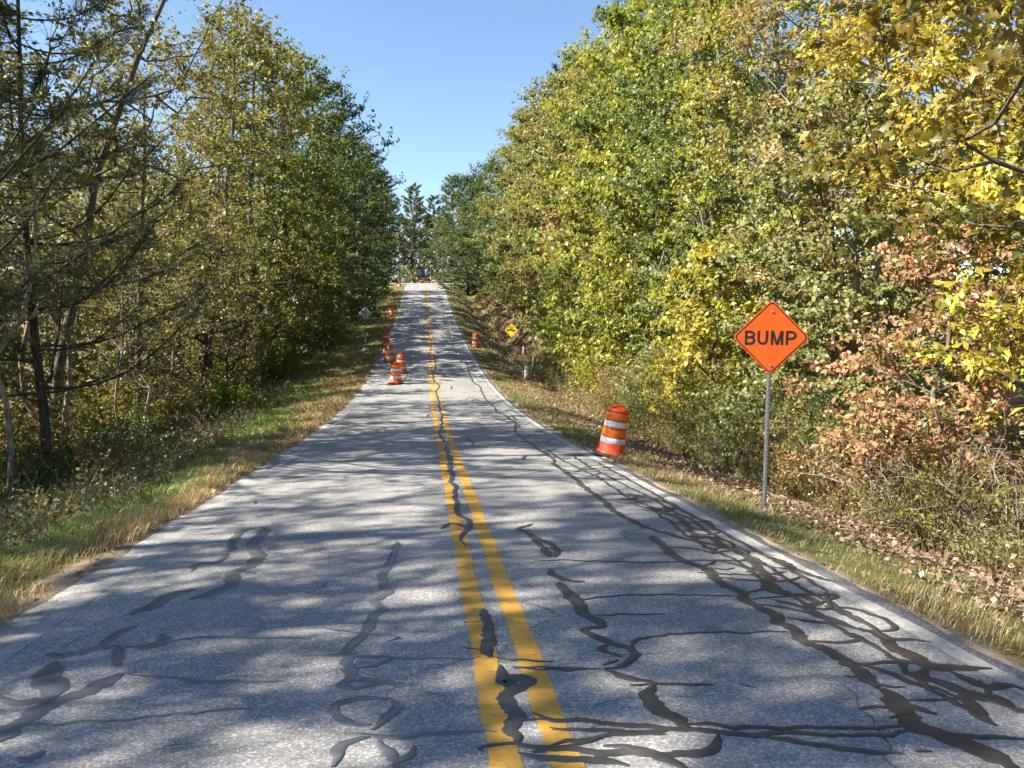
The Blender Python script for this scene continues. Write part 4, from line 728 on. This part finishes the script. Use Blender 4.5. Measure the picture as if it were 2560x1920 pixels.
# ======================= signs, drums and small things =======================
def solid(poly, th, y0=0.):
    """flat plate in the x-z plane facing -y, with thickness"""
    n = len(poly); P = np.asarray(poly, float); V = np.concatenate([np.c_[P[:, 0], np.full(n, y0), P[:, 1]], np.c_[P[:, 0], np.full(n, y0 + th), P[:, 1]]])
    return V, [tuple(range(n)), tuple(range(2 * n - 1, n - 1, -1))] + [(i, n + i, n + (i + 1) % n, (i + 1) % n) for i in range(n)]
def plates(name, polys, th, y0, m, parent, step=.0004):
    V, F, k = [], [], 0
    for i, p in enumerate(polys):
        v, f = solid(p, th, y0 - i * step); V += v.tolist(); F += [tuple(a + k for a in q) for q in f]; k += len(v)
    me = bpy.data.meshes.new(name); me.from_pydata(V, [], F); me.materials.append(m); me.update(); return link(name, me, parent)
def diamond(d, r=.06, n=5):
    out = []; c = d / 2 - r * math.sqrt(2)
    for a in range(4):
        th = a * math.pi / 2 - math.pi / 2
        for k in range(n): q = th - math.pi / 4 + k / (n - 1) * math.pi / 2; out.append((math.cos(th) * c + r * math.cos(q), math.sin(th) * c + r * math.sin(q)))
    return out
def ring_plate(name, outer, inner, th, y0, m, parent):
    n = len(outer); V = [(p[0], y0, p[1]) for p in outer] + [(p[0], y0, p[1]) for p in inner] + [(p[0], y0 + th, p[1]) for p in outer] + [(p[0], y0 + th, p[1]) for p in inner]; F = []
    for i in range(n): j = (i + 1) % n; F += [(i, j, n + j, n + i), (2 * n + i, 3 * n + i, 3 * n + j, 2 * n + j), (i, 2 * n + i, 2 * n + j, j), (n + i, n + j, 3 * n + j, 3 * n + i)]
    me = bpy.data.meshes.new(name); me.from_pydata(V, [], F); me.materials.append(m); me.update(); return link(name, me, parent)
def stroke(pts, w):
    P = np.asarray(pts, float); t = unit(np.gradient(P, axis=0)) if len(P) > 2 else np.repeat(unit(P[1:] - P[:1]), 2, 0); nr = np.c_[-t[:, 1], t[:, 0]] * w / 2
    return list(map(tuple, P + nr)) + list(map(tuple, (P - nr)[::-1]))
def arc(cx, cz, rx, rz, a0, a1, n=12): return [(cx + rx * math.cos(math.radians(a0 + (a1 - a0) * i / n)), cz + rz * math.sin(math.radians(a0 + (a1 - a0) * i / n))) for i in range(n + 1)]
def glyph(ch, h, W, s):
    e = s / 2; L, Rr, T, Bt = e, W - e, h - e, e; mid = h * .53
    if ch == 'B': return [[(0, 0), (s, 0), (s, h), (0, h)], stroke([(s * .8, T), (W * .5, T)] + arc(W * .5, (T + mid) / 2, Rr - W * .5 - .004, (T - mid) / 2, 90, -90) + [(s * .8, mid)], s), stroke([(s * .8, mid), (W * .55, mid)] + arc(W * .55, (mid + Bt) / 2, Rr - W * .55, (mid - Bt) / 2, 90, -90) + [(s * .8, Bt)], s)]
    if ch == 'U': return [stroke([(L, h), (L, W * .5)] + arc(W / 2, W * .5, W / 2 - e, W * .5 - e, 180, 360)[1:-1] + [(Rr, W * .5), (Rr, h)], s)]
    if ch == 'M': return [[(0, 0), (s, 0), (s, h), (0, h)], [(W - s, 0), (W, 0), (W, h), (W - s, h)], [(0, h), (s * 1.15, h), (W / 2 + s * .42, 0), (W / 2 - s * .42, 0)], [(W - s * 1.15, h), (W, h), (W / 2 + s * .42, 0), (W / 2 - s * .42, 0)]]
    if ch == 'P': return [[(0, 0), (s, 0), (s, h), (0, h)], stroke([(s * .8, T), (W * .52, T)] + arc(W * .52, (T + h * .44) / 2, Rr - W * .52, (T - h * .44) / 2, 90, -90) + [(s * .8, h * .44)], s)]
    if ch == 'H': return [[(0, 0), (s, 0), (s, h), (0, h)], [(W - s, 0), (W, 0), (W, h), (W - s, h)], [(s * .9, h / 2 - e), (W - s * .9, h / 2 - e), (W - s * .9, h / 2 + e), (s * .9, h / 2 + e)]]
    if ch == '0': return [stroke(arc(W / 2, h / 2, W / 2 - e, h / 2 - e, 90, 451, 24), s)]
    if ch == '3': return [stroke(arc(W / 2, h * .74, W / 2 - e, h * .26 - e, 150, -90), s), stroke(arc(W / 2, h * .27, W / 2 - e, h * .27 - e, 90, -150), s)]
M['sign_orange'] = simple('orange_sign_sheeting', (.72, .105, .007), .42, 0, .07, 5); M['sign_black'] = simple('black_legend', (.012, .010, .010), .5, 0, .3, 12)
M['sign_yellow'] = simple('yellow_sign_sheeting', (.85, .47, .02), .45, 0, .08, 5); M['alum'] = simple('bare_sign_back', (.66, .67, .66), .5, .05, .10, 6)
M['steel'] = simple('galvanised_steel', (.24, .25, .25), .5, .6, .25, 14); M['hole'] = simple('hole_shade', (.01, .01, .01), .9)
M['bolt'] = simple('bolt', (.62, .6, .57), .35, .8, .1)
def post(parent, h, w=.055, th=.045, holes=True):
    """folded steel channel post with a column of dark discs as holes"""
    mb = MB(); prof_ = [(-w / 2, 0), (-w * .22, 0), (-w * .22, -th * .6), (w * .22, -th * .6), (w * .22, 0), (w / 2, 0), (w / 2, .004), (w * .22 + .004, .004), (w * .22 + .004, -th * .6 + .004), (-w * .22 - .004, -th * .6 + .004), (-w * .22 - .004, .004), (-w / 2, .004)]
    V = []; F = []; n = len(prof_)
    for z in (-.3, h): V += [(x, y + th * .6, z) for x, y in prof_]
    F = [(i, (i + 1) % n, n + (i + 1) % n, n + i) for i in range(n)]
    # cap from quads so the outline stays open like a channel
    F += [(n + 0, n + 1, n + 10, n + 11), (n + 1, n + 2, n + 9, n + 10), (n + 2, n + 3, n + 8, n + 9), (n + 3, n + 4, n + 7, n + 8), (n + 4, n + 5, n + 6, n + 7)]
    me = bpy.data.meshes.new('post'); me.from_pydata(V, [], F); me.materials.append(M['steel']); me.update(); p = link('post', me, parent)
    if holes:
        mb = MB(); zs = np.arange(.08, h, .055); a = np.arange(8) * math.pi / 4; V = []
        for z in zs: V += [(.0065 * math.cos(q), -.0015, z + .0065 * math.sin(q)) for q in a]
        i = np.arange(len(zs))[:, None] * 8; mb.add(V, np.concatenate([i + np.array([[0, 1, 2, 3]]), i + np.array([[0, 3, 4, 7]]), i + np.array([[4, 5, 6, 7]])]))
        hh = link('post_hole_shade', mb.mesh('post_hole_shade', M['hole']), p); hh['kind'] = 'stuff'  # flat black discs stand for the shade inside the holes; nothing is cut
    return p
def bolts(parent, zs, y=-.012, r=.011):
    for z in zs:
        mb = MB(); bent(mb, [(0, 0, z), (0, y - .012, z)], [r, r], 8); mb.add([(r * math.cos(a), y - .0125, z + r * math.sin(a)) for a in np.arange(8) * math.pi / 4], [[0, 1, 2, 3], [0, 3, 4, 7], [4, 5, 6, 7]]); link('bolt', mb.mesh('bolt', M['bolt'], False), parent)
def diamond_sign(name, x, y, d, zc, face, label, rz=0., tilt=0., back=False, holes=False, border=True, pw=.055, group=None):
    r = empty(name, (x, y, gz(x, y)), rz); r.rotation_euler = (0, tilt, rz); tag(r, label, 'sign', group)
    pl = plates('panel', [diamond(d)], .004, -.012, face, r); pl.location = (0, 0, zc)
    post(r, zc + d * (.40 if not back else .42), pw, holes=holes).location = (0, .0, 0) if not back else (0, -.062, 0)
    if border: ring_plate('border', diamond(d * .962, .055), diamond(d * .922, .046), .002, -.0135, M['sign_black'], pl)
    return r, pl
# --- orange BUMP sign
d = .93
r, pl = diamond_sign('warning_sign', 3.765, 9.02, d, 2.165, M['sign_orange'], 'orange diamond BUMP sign on a tall perforated steel post', rz=-.2, tilt=.006, holes=True)
h, s = .185 * d, .030 * d; xs = -.338 * d; zz = -h / 2 - .004
for ch, W, gap in (('B', .134 * d, .028 * d), ('U', .136 * d, .037 * d), ('M', .158 * d, .034 * d), ('P', .137 * d, 0)):
    o = plates('letter', [[(px + xs, pz + zz) for px, pz in q] for q in glyph(ch, h, W, s)], .002, -.0142, M['sign_black'], pl); xs += W + gap
bolts(pl, (.34 * d, -.365 * d))
# --- yellow low clearance sign: truck on a hump
r, pl = diamond_sign('warning_sign', 6.1, 57.5, 1.10, 2.35, M['sign_yellow'], 'yellow diamond sign with a black truck symbol on the right bank', border=True, rz=-.38)
plates('truck_symbol', [[(-.36, -.055), (-.36, .055), (-.29, .075), (-.22, .045), (-.15, .045), (-.15, -.03), (-.15, -.055), (-.25, -.06), (-.29, -.115), (-.335, -.06)], [(-.16, -.035), (-.16, .055), (-.11, .10), (-.04, .095), (.0, .045), (.24, .04), (.27, .06), (.33, .055), (.36, -.02), (.36, -.05), (.24, -.055), (.195, -.115), (.145, -.05), (.0, -.035)]], .002, -.0142, M['sign_black'], pl)
# --- yellow side road sign with speed plate
r, pl = diamond_sign('warning_sign', 5.9, 87.5, 1.08, 2.75, M['sign_yellow'], 'yellow diamond side road sign with a 30 speed plate below', border=True, rz=-.38)
plates('side_road_symbol', [[(-.10, -.35), (-.01, -.35), (.03, .33), (-.06, .33)], [(0, -.06), (.27, -.06), (.27, .05), (0, .05)]], .002, -.0142, M['sign_black'], pl)
sp = plates('speed_plate', [[(-.27, -.3), (.27, -.3), (.27, .3), (-.27, .3)]], .004, -.012, M['sign_yellow'], r); sp.location = (0, 0, 1.88)
for ch, x0 in (('3', -.19), ('0', .02)): plates('digit', [[(a + x0, b - .06) for a, b in q] for q in glyph(ch, .27, .16, .04)], .002, -.0142, M['sign_black'], sp)
for ch, x0 in (('M', -.13), ('P', -.03), ('H', .06)): plates('letter', [[(a + x0, b - .22) for a, b in q] for q in glyph(ch, .085, .075, .016)], .002, -.0142, M['sign_black'], sp)
# --- backs of signs facing the other way
diamond_sign('sign_back', -4.75, 58.5, 1.02, 2.35, M['alum'], 'bare metal back of a diamond sign on the left verge', rz=-.3, back=True, border=False)
diamond_sign('sign_back', -4.85, 119, 1.1, 1.9, M['alum'], 'bluish back of a diamond sign on the left near the crest', rz=-.25, back=True, border=False)
r = empty('stop_sign', (-5.5, 124, gz(-5.5, 124)), -.7); tag(r, 'back of an octagonal stop sign behind the hilltop diamond sign', 'sign')
pl = plates('panel', [[(.40 * math.cos(math.radians(22.5 + 45 * i)), .40 * math.sin(math.radians(22.5 + 45 * i))) for i in range(8)]], .004, -.012, M['alum'], r); pl.location = (0, 0, 2.35); post(r, 2.6, holes=False).location = (0, -.062, 0)

# --- traffic drums
M['drum'] = simple('orange_plastic', (.64, .07, .015), .45, 0, .28, 9); M['band_o'] = simple('orange_reflective_band', (.88, .19, .012), .3, 0, .08, 18)
M['band_w'] = simple('white_reflective_band', (.70, .70, .71), .35, 0, .2, 14); M['rubber'] = simple('black_rubber', (.03, .028, .027), .8, 0, .3, 10)
def lathe(name, prof_, m, parent, seg=28, smooth=True, cap=False):
    a = np.arange(seg) * 2 * math.pi / seg; V = np.concatenate([np.stack([r_ * np.cos(a), r_ * np.sin(a), np.full(seg, z)], 1) for r_, z in prof_]); k = np.arange(len(prof_) - 1)[:, None] * seg; s_ = np.arange(seg)[None]; s2 = (s_ + 1) % seg
    mb = MB(); mb.add(V, np.stack([k + s_, k + s2, k + seg + s2, k + seg + s_], -1).reshape(-1, 4)); me = mb.mesh(name, m, smooth)
    return link(name, me, parent)
def drum_r(z): return .272 - .062 * z
def make_drum():
    r = empty('traffic_drum', (0, 0, 0)); P = [(.31, .035), (.305, .085), (drum_r(.1), .10)]
    for a, b in ((.25, .36), (.40, .53), (.58, .69), (.73, .86)): P += [(drum_r(a) + .006, a - .014), (drum_r(a) - .006, a - .008), (drum_r(b) - .006, b + .008), (drum_r(b) + .006, b + .014)]
    P += [(drum_r(.91), .91), (.19, .945), (.165, .955), (.16, .935), (.02, .932)]
    lathe('body', P, M['drum'], r)
    for a, b, m in ((.25, .36, 'band_w'), (.40, .53, 'band_o'), (.58, .69, 'band_w'), (.73, .86, 'band_o')):
        lathe('white_band' if m == 'band_w' else 'orange_band', [(drum_r(a) - .004, a), (drum_r(a) - .0015, a + .004), (drum_r(b) - .0015, b - .004), (drum_r(b) - .004, b)], M[m], r)
    lathe('rubber_base', [(.30, 0), (.37, 0), (.37, .03), (.34, .045), (.29, .05)], M['rubber'], r)
    u = np.linspace(0, math.pi, 13); mb = MB()
    for yy in (-.035, .035): bent(mb, [(.135 * math.cos(q), yy, .925 + .085 * math.sin(q) ** .7) for q in u], .013, 6)
    bent(mb, [(.115 * math.cos(q), .0, .925 + .080 * math.sin(q) ** .6) for q in u], .014, 6); link('handle', mb.mesh('handle', M['drum'], True), r)
    return r
def copy_tree(o, parent=None):
    c = o.copy(); C.objects.link(c); c.parent = parent
    for ch in list(o.children): copy_tree(ch, c)
    return c
DG = 'orange traffic drums'
drums = [(-1.76, 36.14, 'orange and white drum nearest the camera in the left lane', (0, 0), 1.03), (-1.62, 40.6, 'sunlit drum just behind the nearest one in the left lane', (0, 0), 1.03), (-2.46, 46.3, 'shaded drum third along the left lane line', (0, .0), 1.), (-2.82, 50.9, 'half hidden drum fourth along the left lane line', (0, .05), .98),
         (-3.15, 56.4, 'farthest drum of the left lane cluster at the pavement edge', (0, -.03), .98), (-3.8, 83.2, 'lone red looking drum on the shaded left verge uphill', (0, .07), 1.05), (-4.15, 124, 'tiny drum at the crest left of the road', (0, 0), 1.), (3.3, 55.9, 'upright drum on the right verge beside the truck sign', (0, -.02), .98), (3.0, 13.9, 'large drum leaning to the right on the near right verge', (.02, .165), .93)]
D0 = make_drum()
for i, (x, y, lab, tl, sc) in enumerate(drums):
    o = D0 if i == 0 else copy_tree(D0); z = max(float(roadz(x, y)) if EL < x < ER else -99, gz(x, y))
    o.location = (x, y, z + (.04 if tl[1] > .15 else 0)); o.rotation_euler = (tl[0], tl[1], i * .7 if tl[1] < .1 else 0); o.scale = (sc,) * 3; tag(o, lab, 'traffic drum', DG)

# --- pin flags
M['flag'] = simple('orange_flag', (.80, .13, .025), .6, 0, .15, 20); M['flag_pale'] = simple('faded_flag', (.75, .30, .14), .6, 0, .15, 20)
def make_flag():
    r = empty('pin_flag', (0, 0, 0)); mb = MB(); tube(mb, [(0, 0, -.05), (.004, 0, .2), (.0, 0, .36)], .0025, 5); link('stake', mb.mesh('stake', M['steel']), r)
    V = [(.0, 0, .36), (.0, 0, .25), (.035, .015, .33), (.032, .012, .215), (.062, -.004, .285), (.05, -.004, .19)]; mb = MB(); mb.add(V + [(a, b + .002, c) for a, b, c in V], [[0, 1, 3, 2], [2, 3, 5, 4], [6, 8, 9, 7], [8, 10, 11, 9], [0, 2, 8, 6], [2, 4, 10, 8], [1, 7, 9, 3], [3, 9, 11, 5], [4, 5, 11, 10], [0, 6, 7, 1]]); link('flag', mb.mesh('flag', M['flag']), r); return r
F0 = make_flag()
fl = [(-4.5, 33.9), (-4.0, 33.4), (-5.0, 34.4), (-4.55, 36.7), (-4.9, 42.0), (-4.4, 41.6), (-5.0, 48.0), (-4.4, 48.2), (5.1, 41.6), (4.7, 39.5), (4.4, 37.0), (4.9, 35.2), (5.2, 33.2), (5.6, 32.2), (4.0, 33.0), (4.9, 29.5), (5.4, 28.2), (5.9, 27.6), (5.5, 62), (6.6, 60.5)]
for i, (x, y) in enumerate(fl):
    o = F0 if i == 0 else copy_tree(F0); o.location = (x, y, gz(x, y)); o.rotation_euler = (0, .1 * math.sin(i * 2.2), i * 1.1); o.scale = (1.35,) * 3
    same = sorted(q[1] for q in fl if (q[0] < 0) == (x < 0))
    tag(o, f'small orange pin flag on the {"left" if x < 0 else "right"} verge, {ORD[same.index(y)]} from the camera', 'pin flag', 'pin flags marking a buried line')

# --- marker post, wooden post, pedestal, litter
r = empty('marker_post', (7.05, 57.8, gz(7.05, 57.8))); tag(r, 'white marker post with an orange top on the right bank', 'marker post')
lathe('post', [(.0, -.1), (.045, -.1), (.045, .95), (.0, .95)], simple('white_plastic', (.72, .71, .68), .5, 0, .1), r, 12); lathe('orange_top', [(.0, .951), (.052, .951), (.052, 1.48), (.045, 1.5), (.0, 1.502)], M['flag'], r, 12)
r = empty('wooden_post', (5.62, 42.75, gz(5.62, 42.75))); r.rotation_euler = (0, .05, 0); tag(r, 'short weathered wooden post on the right verge', 'post')
lathe('post', [(0, -.2), (.07, -.2), (.066, .6), (.062, 1.25), (.05, 1.275), (.0, 1.28)], barkmat('old_wood', (.10, .075, .05), (.27, .21, .15)), r, 9, False); mb = MB(); bent(mb, [(.075 * math.cos(q), .075 * math.sin(q), .55) for q in np.linspace(0, 6.28, 14)], .006, 5); link('wire_loop', mb.mesh('wire_loop', M['steel']), r)
r = empty('utility_pedestal', (5.22, 42.2, gz(5.22, 42.2))); tag(r, 'pale utility pedestal left of the wooden post', 'pedestal')
lathe('body', [(0, -.1), (.135, -.1), (.135, .52), (.0, .52)], simple('pale_plastic', (.56, .54, .42), .5, 0, .12), r, 14); lathe('cap', [(.145, .50), (.15, .51), (.15, .66), (.13, .69), (.0, .70)], simple('pale_cap', (.62, .60, .50), .5, 0, .08), r, 14)
g = rngs(7)
def crumple(name, x, y, rad, m, label, cat, dz=.08):
    me = bpy.data.meshes.new(name); import bmesh; bm = bmesh.new(); bmesh.ops.create_icosphere(bm, subdivisions=3, radius=rad)
    for v in bm.verts: v.co *= 1 + .35 * math.sin(v.co.x * 31 + 1) * math.sin(v.co.y * 27) + .22 * g.normal(); v.co.z *= .7
    bm.to_mesh(me); bm.free(); me.materials.append(m); return tag(link(name, me, None, (x, y, gz(x, y) + dz)), label, cat)
crumple('plastic_bag', -4.45, 54, .19, simple('white_film', (.74, .77, .82), .4, 0, .08), 'crumpled white plastic bag on the left verge beside the drums', 'bag')
r = empty('stump', (5.35, 8.2, gz(5.35, 8.2))); tag(r, 'small mossy broken branch stub poking out of the leaves at lower right', 'stump'); mb = MB(); bent(mb, [(.0, 0, -.1), (.01, .02, .10), (-.03, .03, .19)], [.055, .045, .03], 7); bent(mb, [(-.03, .03, .17), (-.13, .02, .12), (-.22, -.02, .03)], [.035, .026, .018], 6); link('wood', mb.mesh('wood', barkmat('mossy_wood', (.03, .035, .015), (.10, .10, .045))), r)
mb = MB(); leaves(mb, rngs(3), np.array([[-2.5, 9.6, float(roadz(-2.5, 9.6)) + .02]]), .085, (0, 0, 1.3), 0, .7, fold=.3); tag(link('fallen_leaf', mb.mesh('fallen_leaf', simple('red_leaf', (.20, .05, .03), .7))), 'single red brown leaf lying in the left lane', 'leaf')

# --- things beyond the crossroad
M['wood_pole'] = barkmat('pole_wood', (.20, .17, .14), (.42, .38, .33))
r = empty('utility_pole', (-5.0, 147, gz(-5, 147))); tag(r, 'pale wooden utility pole at the hilltop left of the road', 'utility pole'); lathe('pole', [(0, -.3), (.15, -.3), (.10, 9.5), (0, 9.52)], M['wood_pole'], r, 12)
mb = MB(); mb.add([(sx * .9, sy * .05, 8.8 + sz * .06) for sx in (-1, 1) for sy in (-1, 1) for sz in (-1, 1)], [[0, 1, 3, 2], [4, 6, 7, 5], [0, 4, 5, 1], [2, 3, 7, 6], [0, 2, 6, 4], [1, 5, 7, 3]]); link('crossarm', mb.mesh('crossarm', M['wood_pole']), r)
def boxes(mb, c, s):
    c = np.asarray(c, float); s = np.asarray(s, float) / 2; V = [c + s * [a, b, d_] for a in (-1, 1) for b in (-1, 1) for d_ in (-1, 1)]; mb.add(V, [[0, 1, 3, 2], [4, 6, 7, 5], [0, 4, 5, 1], [2, 3, 7, 6], [0, 2, 6, 4], [1, 5, 7, 3]])
M['navy'] = simple('dark_board', (.012, .013, .03), .5, 0, .3); M['grey_panel'] = simple('grey_panel', (.13, .13, .15), .6, 0, .2)
r = empty('roadside_board', (-.35, 147.5, gz(-.35, 147.5))); tag(r, 'large dark navy two panel board on posts across the crossroad', 'sign board')
for nm, c_, s_, mm in (('frame', (0, 0, 2.15), (2.45, .06, 1.95), 'navy'), ('panel', (-.72, -.045, 2.05), (.72, .03, 1.35), 'grey_panel'), ('panel', (.62, -.045, 2.05), (.66, .03, 1.35), 'grey_panel'), ('post', (-1.0, .08, .9), (.12, .08, 2.4), 'navy'), ('post', (-.15, .08, .9), (.12, .08, 2.4), 'navy')):
    mb = MB(); boxes(mb, c_, s_); link(nm, mb.mesh(nm, M[mm]), r)
r = empty('utility_cabinet', (-3.9, 146.5, gz(-3.9, 146.5))); tag(r, 'low grey cabinet with a white frame beside the hilltop pole', 'cabinet'); mb = MB(); boxes(mb, (0, 0, .38), (.7, .4, .76)); link('body', mb.mesh('body', simple('cabinet_grey', (.20, .23, .23), .6)), r)
mb = MB(); boxes(mb, (-.40, -.22, .42), (.06, .05, .9)); boxes(mb, (.02, -.22, .85), (.78, .05, .05)); link('frame', mb.mesh('frame', simple('white_pipe', (.7, .7, .68), .5)), r)
M['heap'] = simple('orange_barrier_plastic', (.82, .20, .05), .5, 0, .15)
for i, (x, w_, h_, lab) in enumerate(((-1.3, .75, .34, 'orange plastic barrier lying left of the dark board posts'), (.15, .8, .32, 'orange plastic barrier lying right of the dark board posts'), (1.3, .55, .5, 'orange folded barrier piece left of the tipped drum'))):
    r = empty('barrier', (x, 146.2, gz(x, 146.2)), .1 * i); tag(r, lab, 'barrier', 'orange barriers stacked across the crossroad'); mb = MB(); P = [(-w_ / 2, 0), (w_ / 2, 0), (w_ * .42, h_ * .45), (w_ * .36, h_), (-w_ * .36, h_), (-w_ * .42, h_ * .45)]
    o = plates('body', [P], .35, -.17, M['heap'], r); o2 = plates('foot', [[(-w_ * .55, 0), (w_ * .55, 0), (w_ * .55, .06), (-w_ * .55, .06)]], .5, -.25, M['heap'], r)
o = copy_tree(D0); o.location = (2.1, 146.4, gz(2.1, 146.4)); o.rotation_euler = (0, 0, 1); o.scale = (1,) * 3; tag(o, 'upright drum in the heap right of the dark board', 'traffic drum', DG)
o = copy_tree(D0); o.location = (2.5, 146.6, gz(2.5, 146.6) + .28); o.rotation_euler = (0, math.pi / 2, .3); o.scale = (1,) * 3; tag(o, 'drum lying on its side in the heap right of the dark board', 'traffic drum', DG)
r = empty('guard_rail', (-11, 145.5, gz(-11, 145.5))); tag(r, 'pale steel guard rail along the far side of the crossroad at left', 'guard rail')
Pw = [(-.02, -.15), (.03, -.10), (.03, -.05), (-.02, 0), (.03, .05), (.03, .10), (-.02, .15)]; V = []; n = len(Pw)
for x in (-9., 4.5): V += [(x, y - .06, z + .55) for y, z in Pw]
mb = MB(); mb.add(V, [[i, i + 1, n + i + 1, n + i] for i in range(n - 1)]); link('rail', mb.mesh('rail', M['alum']), r)
for x in np.arange(-8.5, 4.4, 2.): mb = MB(); boxes(mb, (x, .03, .3), (.12, .12, .8)); link('post', mb.mesh('post', M['steel']), r)
for i, (x, h_, tl) in enumerate(((-12.0, 1.9, .0), (-9.3, 3.0, -.10))):
    r = empty('white_stake', (x, 144.6, gz(x, 144.6))); r.rotation_euler = (0, tl, 0); tag(r, ('short upright white stake in front of the guard rail' if i == 0 else 'tall tilted white stake in front of the guard rail'), 'stake'); lathe('shaft', [(0, -.1), (.06, -.1), (.05, h_), (0, h_ + .01)], simple('white_stake', (.7, .69, .66), .5), r, 8)
